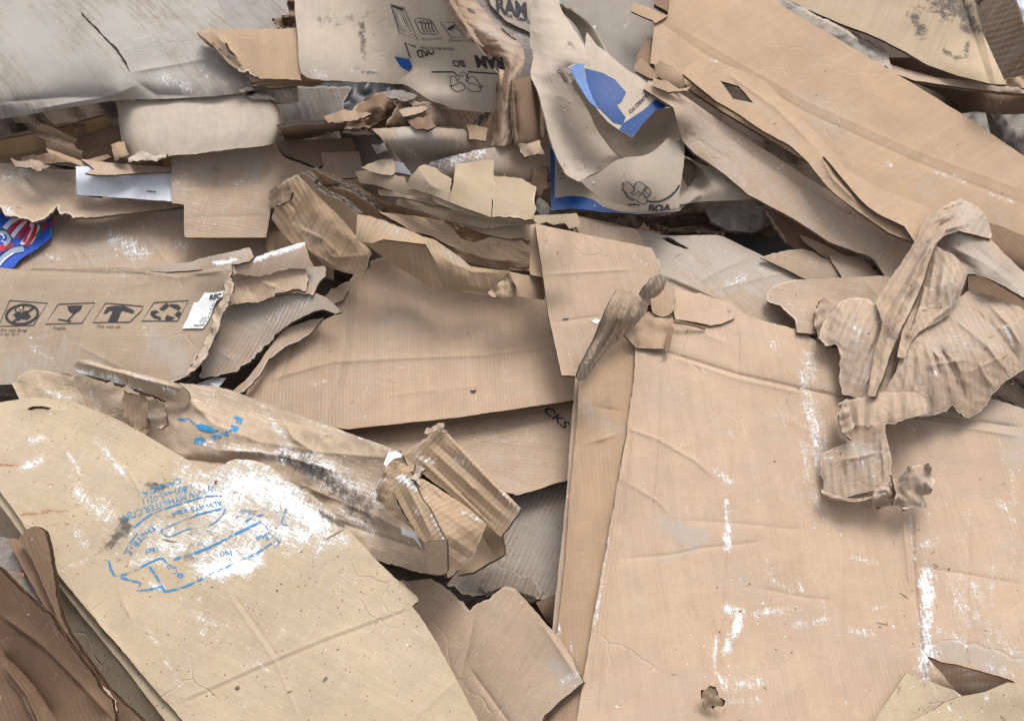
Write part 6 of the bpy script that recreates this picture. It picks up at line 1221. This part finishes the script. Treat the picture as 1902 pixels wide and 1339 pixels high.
S('right_fan', None, None, '~1 1690,620 1706,612 1764,584 1774,557 ~3 1798,541 1836,546 1863,557 1885,568 1902,575 ~1 2010,600 2010,670 ~2 1902,687 1870,706 1845,731 1823,765 1801,776 1781,769 1768,750 ~3 1758,763 1722,770 1680,781 1655,786 ~1 1640,760 1640,730 1664,690 1674,650', [(1706, 615, 176), (1774, 557, 176), (1836, 546, 150), (1902, 590, 168), (2010, 640, 140), (1902, 687, 146), (1801, 775, 124), (1680, 781, 146), (1668, 700, 166), (1790, 660, 186), (1730, 720, 170)], CM, parent=cs, t=5, grain=12, res=3.6, wave=1.5, stiff=.3, edge=MAT['edge'], crum=(2.4, 46, 0),
  folds=[('%d,%d %d,%d %d,%d' % (1690 + 7 * i, 640 - 2 * i, 1684 + 13 * i, 700, 1668 + 17 * i, 768 - 3 * i), (4.5, -4, 3, -3.6)[i % 4], 4) for i in range(8)] + [('1720,640 1745,665 1740,700', 6, 4), ('1735,632 1760,668 1768,690', -6, 4), ('1750,650 1775,672 1790,700', 5, 4), ('1768,590 1830,640 1880,700', 5, 6), ('1790,560 1850,610 1900,680', -5, 6), ('1800,640 1830,700 1850,725', 4, 5), ('1830,560 1870,600 1902,650', 6, 5), ('1715,680 1800,668', 4, 4), ('1800,690 1880,655', 2.5, 4), ('1765,650 1800,760', -3.5, 4), ('1820,620 1900,600', 2, 5)],
  marks=[('p', '1865,610 1885,640', 8, .55), ('p', '1790,640 1800,650', 6, .5), ('p', '1840,640 1860,650', 8, .5), ('p', '1735,690 1740,694', 4, .6), ('u', '1760,640 1900,640', 40, .45)])
S('lower_strip', None, None, '~3 1557,751 1569,741 ~1 1599,738 1638,728 1700,728 1720,740 1724,768 ~3 1680,780 1660,786 1646,787 1645,802 1653,837 1658,891 ~1 1623,911 1562,927 1530,920 ~2 1530,891 1522,874 1527,842 1574,822 ~4 1559,807 1557,778', [(1557, 751, 130), (1700, 735, 160), (1650, 850, 158), (1527, 918, 120), (1623, 911, 146), (1600, 830, 158), (1530, 860, 128)], CM, parent=cs, t=5, grain=2, res=3.6, wave=1.5, stiff=.3, edge=MAT['edge'], crum=(2.0, 40, 0),
  folds=flutes(1574, 748, -4, 70, 11, -1, 12, 2.6, 3.4) + flutes(1548, 850, -2, 66, 13, -2, 8, 2.4, 3.4) + [('1565,790 1640,790', 3, 5), ('1540,860 1645,838', 4, 6), ('1636,800 1642,900', 6, 5)], marks=[('u', '1580,830 1630,840', 14, .7), ('p', '1585,826 1595,832', 6, .5), ('p', '1600,850 1606,865', 6, .5), ('p', '1528,852 1545,848', 4, .7)])
S('right_arm', None, None, '~1 1749,443 1780,426 1840,445 1867,472 1902,506 2010,600 2010,650 1902,553 ~2 1863,530 1832,517 1807,508 ~1 1791,506 1769,485 1746,461', [(1749, 443, 176), (1780, 428, 196), (1840, 445, 178), (1807, 508, 186), (1902, 506, 150), (2010, 620, 110), (1902, 550, 160), (1850, 500, 190)], MAT['worn'], parent=cs, t=5, grain=-40, res=3.6, wave=1, stiff=.3, crum=(2.2, 50, 140), folds=[('1760,455 1830,490 1902,545', 4, 6), ('1765,470 1810,500', -4, 5), ('1800,450 1902,530', -3, 6)], marks=[('u', '1770,440 1900,540', 34, .9), ('p', '1880,530 1900,545', 6, .4)])
S('middle_pleats', None, None, '~1 1746,461 1770,472 1791,494 1798,508 1785,546 1764,584 1737,600 1706,617 1693,632 1680,665 1666,662 1679,602 1697,568 1713,535 1722,490 1735,456', [(1746, 461, 196), (1798, 508, 186), (1785, 546, 162), (1706, 617, 160), (1724, 490, 178), (1700, 570, 160), (1760, 520, 196), (1672, 660, 160)], CM, parent=cs, t=4, grain=14, res=3.2, wave=1, stiff=.3, crum=(1.8, 34, 10),
  folds=flutes(1738, 470, -16, 105, 9, 4.5, 6, 5, 4) + [('1722,520 1700,600 1676,655', 9, 4.5), ('1712,545 1690,610 1670,655', -8, 4), ('1790,510 1765,570 1720,605', 6, 5)], marks=[('u', '1750,480 1770,560', 16, .5)])
S('hood', None, None, '~1.5 1787,371 1806,376 ~1 1822,389 1836,412 1843,436 1840,444 1814,437 1780,429 1753,439 1738,452 1728,478 1716,520 1706,545 1690,580 1672,612 1655,652 1640,700 1625,736 1612,736 1618,690 1628,640 1640,600 1630,575 1625,562 1634,544 1670,494 1702,445 1711,418 1724,400 ~3 1753,385 1770,376', [(1787, 371, 176), (1843, 436, 184), (1780, 428, 208), (1724, 420, 176), (1711, 418, 160), (1728, 478, 206), (1706, 545, 200), (1670, 494, 150), (1630, 558, 136), (1672, 612, 190), (1620, 730, 150), (1690, 520, 186), (1800, 405, 206)], CM, parent=cs, t=5, grain=-34, res=3.2, wave=1, stiff=.3, crum=(2.0, 40, -30),
  folds=[('1785,395 1745,420 1715,460 1680,520 1640,590', -9, 4), ('1800,415 1755,428 1722,470 1690,530 1655,610 1630,700', 8, 5), ('1740,435 1712,480 1680,545 1650,600', 5, 4), ('1722,480 1700,530 1672,580 1645,640', -6, 4), ('1715,500 1690,560 1660,620', 4, 4), ('1770,395 1735,412 1718,430', 6, 4), ('1820,400 1790,412 1760,425', 4, 5), ('1660,600 1635,680 1620,730', -5, 4)], marks=[('u', '1790,390 1830,420', 20, .9), ('u', '1660,560 1700,540', 14, .5), ('p', '1680,545 1710,525', 4, .4), ('d', '1755,388 1785,378', 4, .6)])
L('rolled_lip', None, None, ['1524,908,130 1560,922,136 1600,924,140 1650,905,144', '1526,916,150 1560,928,156 1600,930,158 1652,912,160', '1530,926,130 1560,932,134 1600,932,136 1652,916,140'], MAT['crumpled'], parent=cs, n=40, m=16, t=3, crum=(1.5, 20))
S('small_shred', None, None, '~3 1557,765 1566,745 1575,752 1585,790 1580,815 1562,800', 175, MAT['crumpled'], parent=cs, crum=(6, 18), wave=0, t=3)
L('hanging_curl', None, None, ['1618,928,120 1625,912,130 1650,896,150 1658,900,150', '1622,936,124 1640,925,140 1656,918,150 1664,912,150', '1628,942,116 1650,940,130 1668,936,136 1678,930,130'], MAT['crumpled'], parent=cs, n=30, m=20, t=3, crum=(3, 14))
S('crumpled_tip', None, None, '~3 1655,885 1668,890 1685,872 1700,862 1728,862 1730,880 1736,895 1728,915 1715,920 1722,940 1700,938 1680,944 1660,935 1662,910', [(1655, 900, 160), (1700, 870, 176), (1735, 890, 160), (1690, 940, 140)], MAT['crumpled'], parent=cs, crum=(9, 26), wave=0, t=3)

# ================================================================== bottom right corner pieces
S('brown_triangle', 'dark brown pointed flap sticking up at the bottom right', 'cardboard', '~1 1722,1222 1750,1232 1790,1240 1835,1252 1885,1268 1830,1284 1782,1292 1770,1275 1745,1245', [(1722, 1222, 150), (1885, 1266, 156), (1780, 1290, 120)], MAT['brown'], grain=0, t=5, edge=MAT['edge_dark'])
S('tan_flap', 'smaller tan flap at the bottom right partly under the larger one', 'cardboard', '1682,1250 1770,1280 1800,1300 1780,1420 1590,1420 1610,1360', [(1682, 1252, 124), (1780, 1290, 128), (1620, 1345, 116)], MAT['yellow'], grain=20, t=4, marks=[('p', '1660,1300 1740,1280', 3, .4)])
S('tan_flap', 'larger tan flap in the bottom right corner with one fleck of white', 'cardboard', '~0.5 1782,1293 1830,1284 1872,1266 1902,1272 2040,1320 2040,1450 1650,1450 1682,1345 ~1 1720,1325 1755,1303', [(1785, 1293, 150), (1870, 1266, 150), (1690, 1340, 140), (1900, 1340, 140)], MAT['yellow'], grain=20, t=5, marks=[('p', '1760,1310 1765,1320', 4, .8), ('p', '1830,1290 1835,1300', 4, .7), ('p', '1690,1316 1700,1318', 4, .6)])

# ================================================================== crumbs of plaster and board fibre lying about
def crumbs(name, label, n, mat, seed, size, zones, long=False):
    rs = np.random.RandomState(seed); V = []; T = []
    for i in range(n):
        if rs.rand() < .72:
            cx, cy, rx, ry = zones[rs.randint(len(zones))]; x = cx + rs.randn() * rx; y = cy + rs.randn() * ry
        else: x = rs.uniform(0, 1902); y = rs.uniform(0, 1339)
        hh = gsample(B, x, y); nb = [gsample(B, x + a, y + b) for a, b in ((7, 0), (-7, 0), (0, 7), (0, -7))]
        if max(nb) - min(nb) > 14: continue
        s = size * rs.lognormal(0, .45); el = rs.uniform(4, 11) if long else rs.uniform(1, 1.9); a = rs.rand() * 6.28
        k = len(V); c = world(x, y, hh + s * .35 + .6)
        ring = [(math.cos(t), math.sin(t)) for t in np.linspace(0, 6.283, 6)[:-1]]
        for u, v in ring:
            u2 = u * el * s * rs.uniform(.7, 1.2); v2 = v * s * rs.uniform(.6, 1.2)
            V.append(c + np.array([u2 * math.cos(a) - v2 * math.sin(a), u2 * math.sin(a) + v2 * math.cos(a), -s * .5]) * .001)
        V.append(c + np.array([0, 0, s * .55]) * .001)
        for q_ in range(5): T.append((k + q_, k + (q_ + 1) % 5, k + 5))
    V = np.array(V); A = {z_: np.zeros(len(V)) for z_ in ('plaster', 'dirt', 'dust', 'rust', 'under', 'ply')}
    o = new_obj(name, V, [np.array(T, np.int32)], [mat], None, V[:, :2], A, False); tag(o, label, 'debris', kind='stuff')
ZN = [(450, 960, 110, 60), (450, 1000, 150, 90), (1370, 1180, 60, 70), (1730, 1150, 60, 120), (1510, 760, 40, 100), (800, 900, 90, 80), (1700, 620, 120, 110), (650, 900, 100, 60), (200, 440, 120, 40), (1100, 250, 80, 80), (900, 420, 120, 60)]
crumbs('plaster_crumbs', 'white plaster crumbs strewn thinly over the boards', 650, MAT['label_white'], 4, .9, ZN)
crumbs('board_crumbs', 'brown crumbs and splinters of board fibre strewn over the heap', 320, MAT['brown'], 9, .9, ZN)
crumbs('board_fibres', 'pale torn paper fibres strewn over the heap', 160, MAT['chip'], 14, .8, ZN, True)
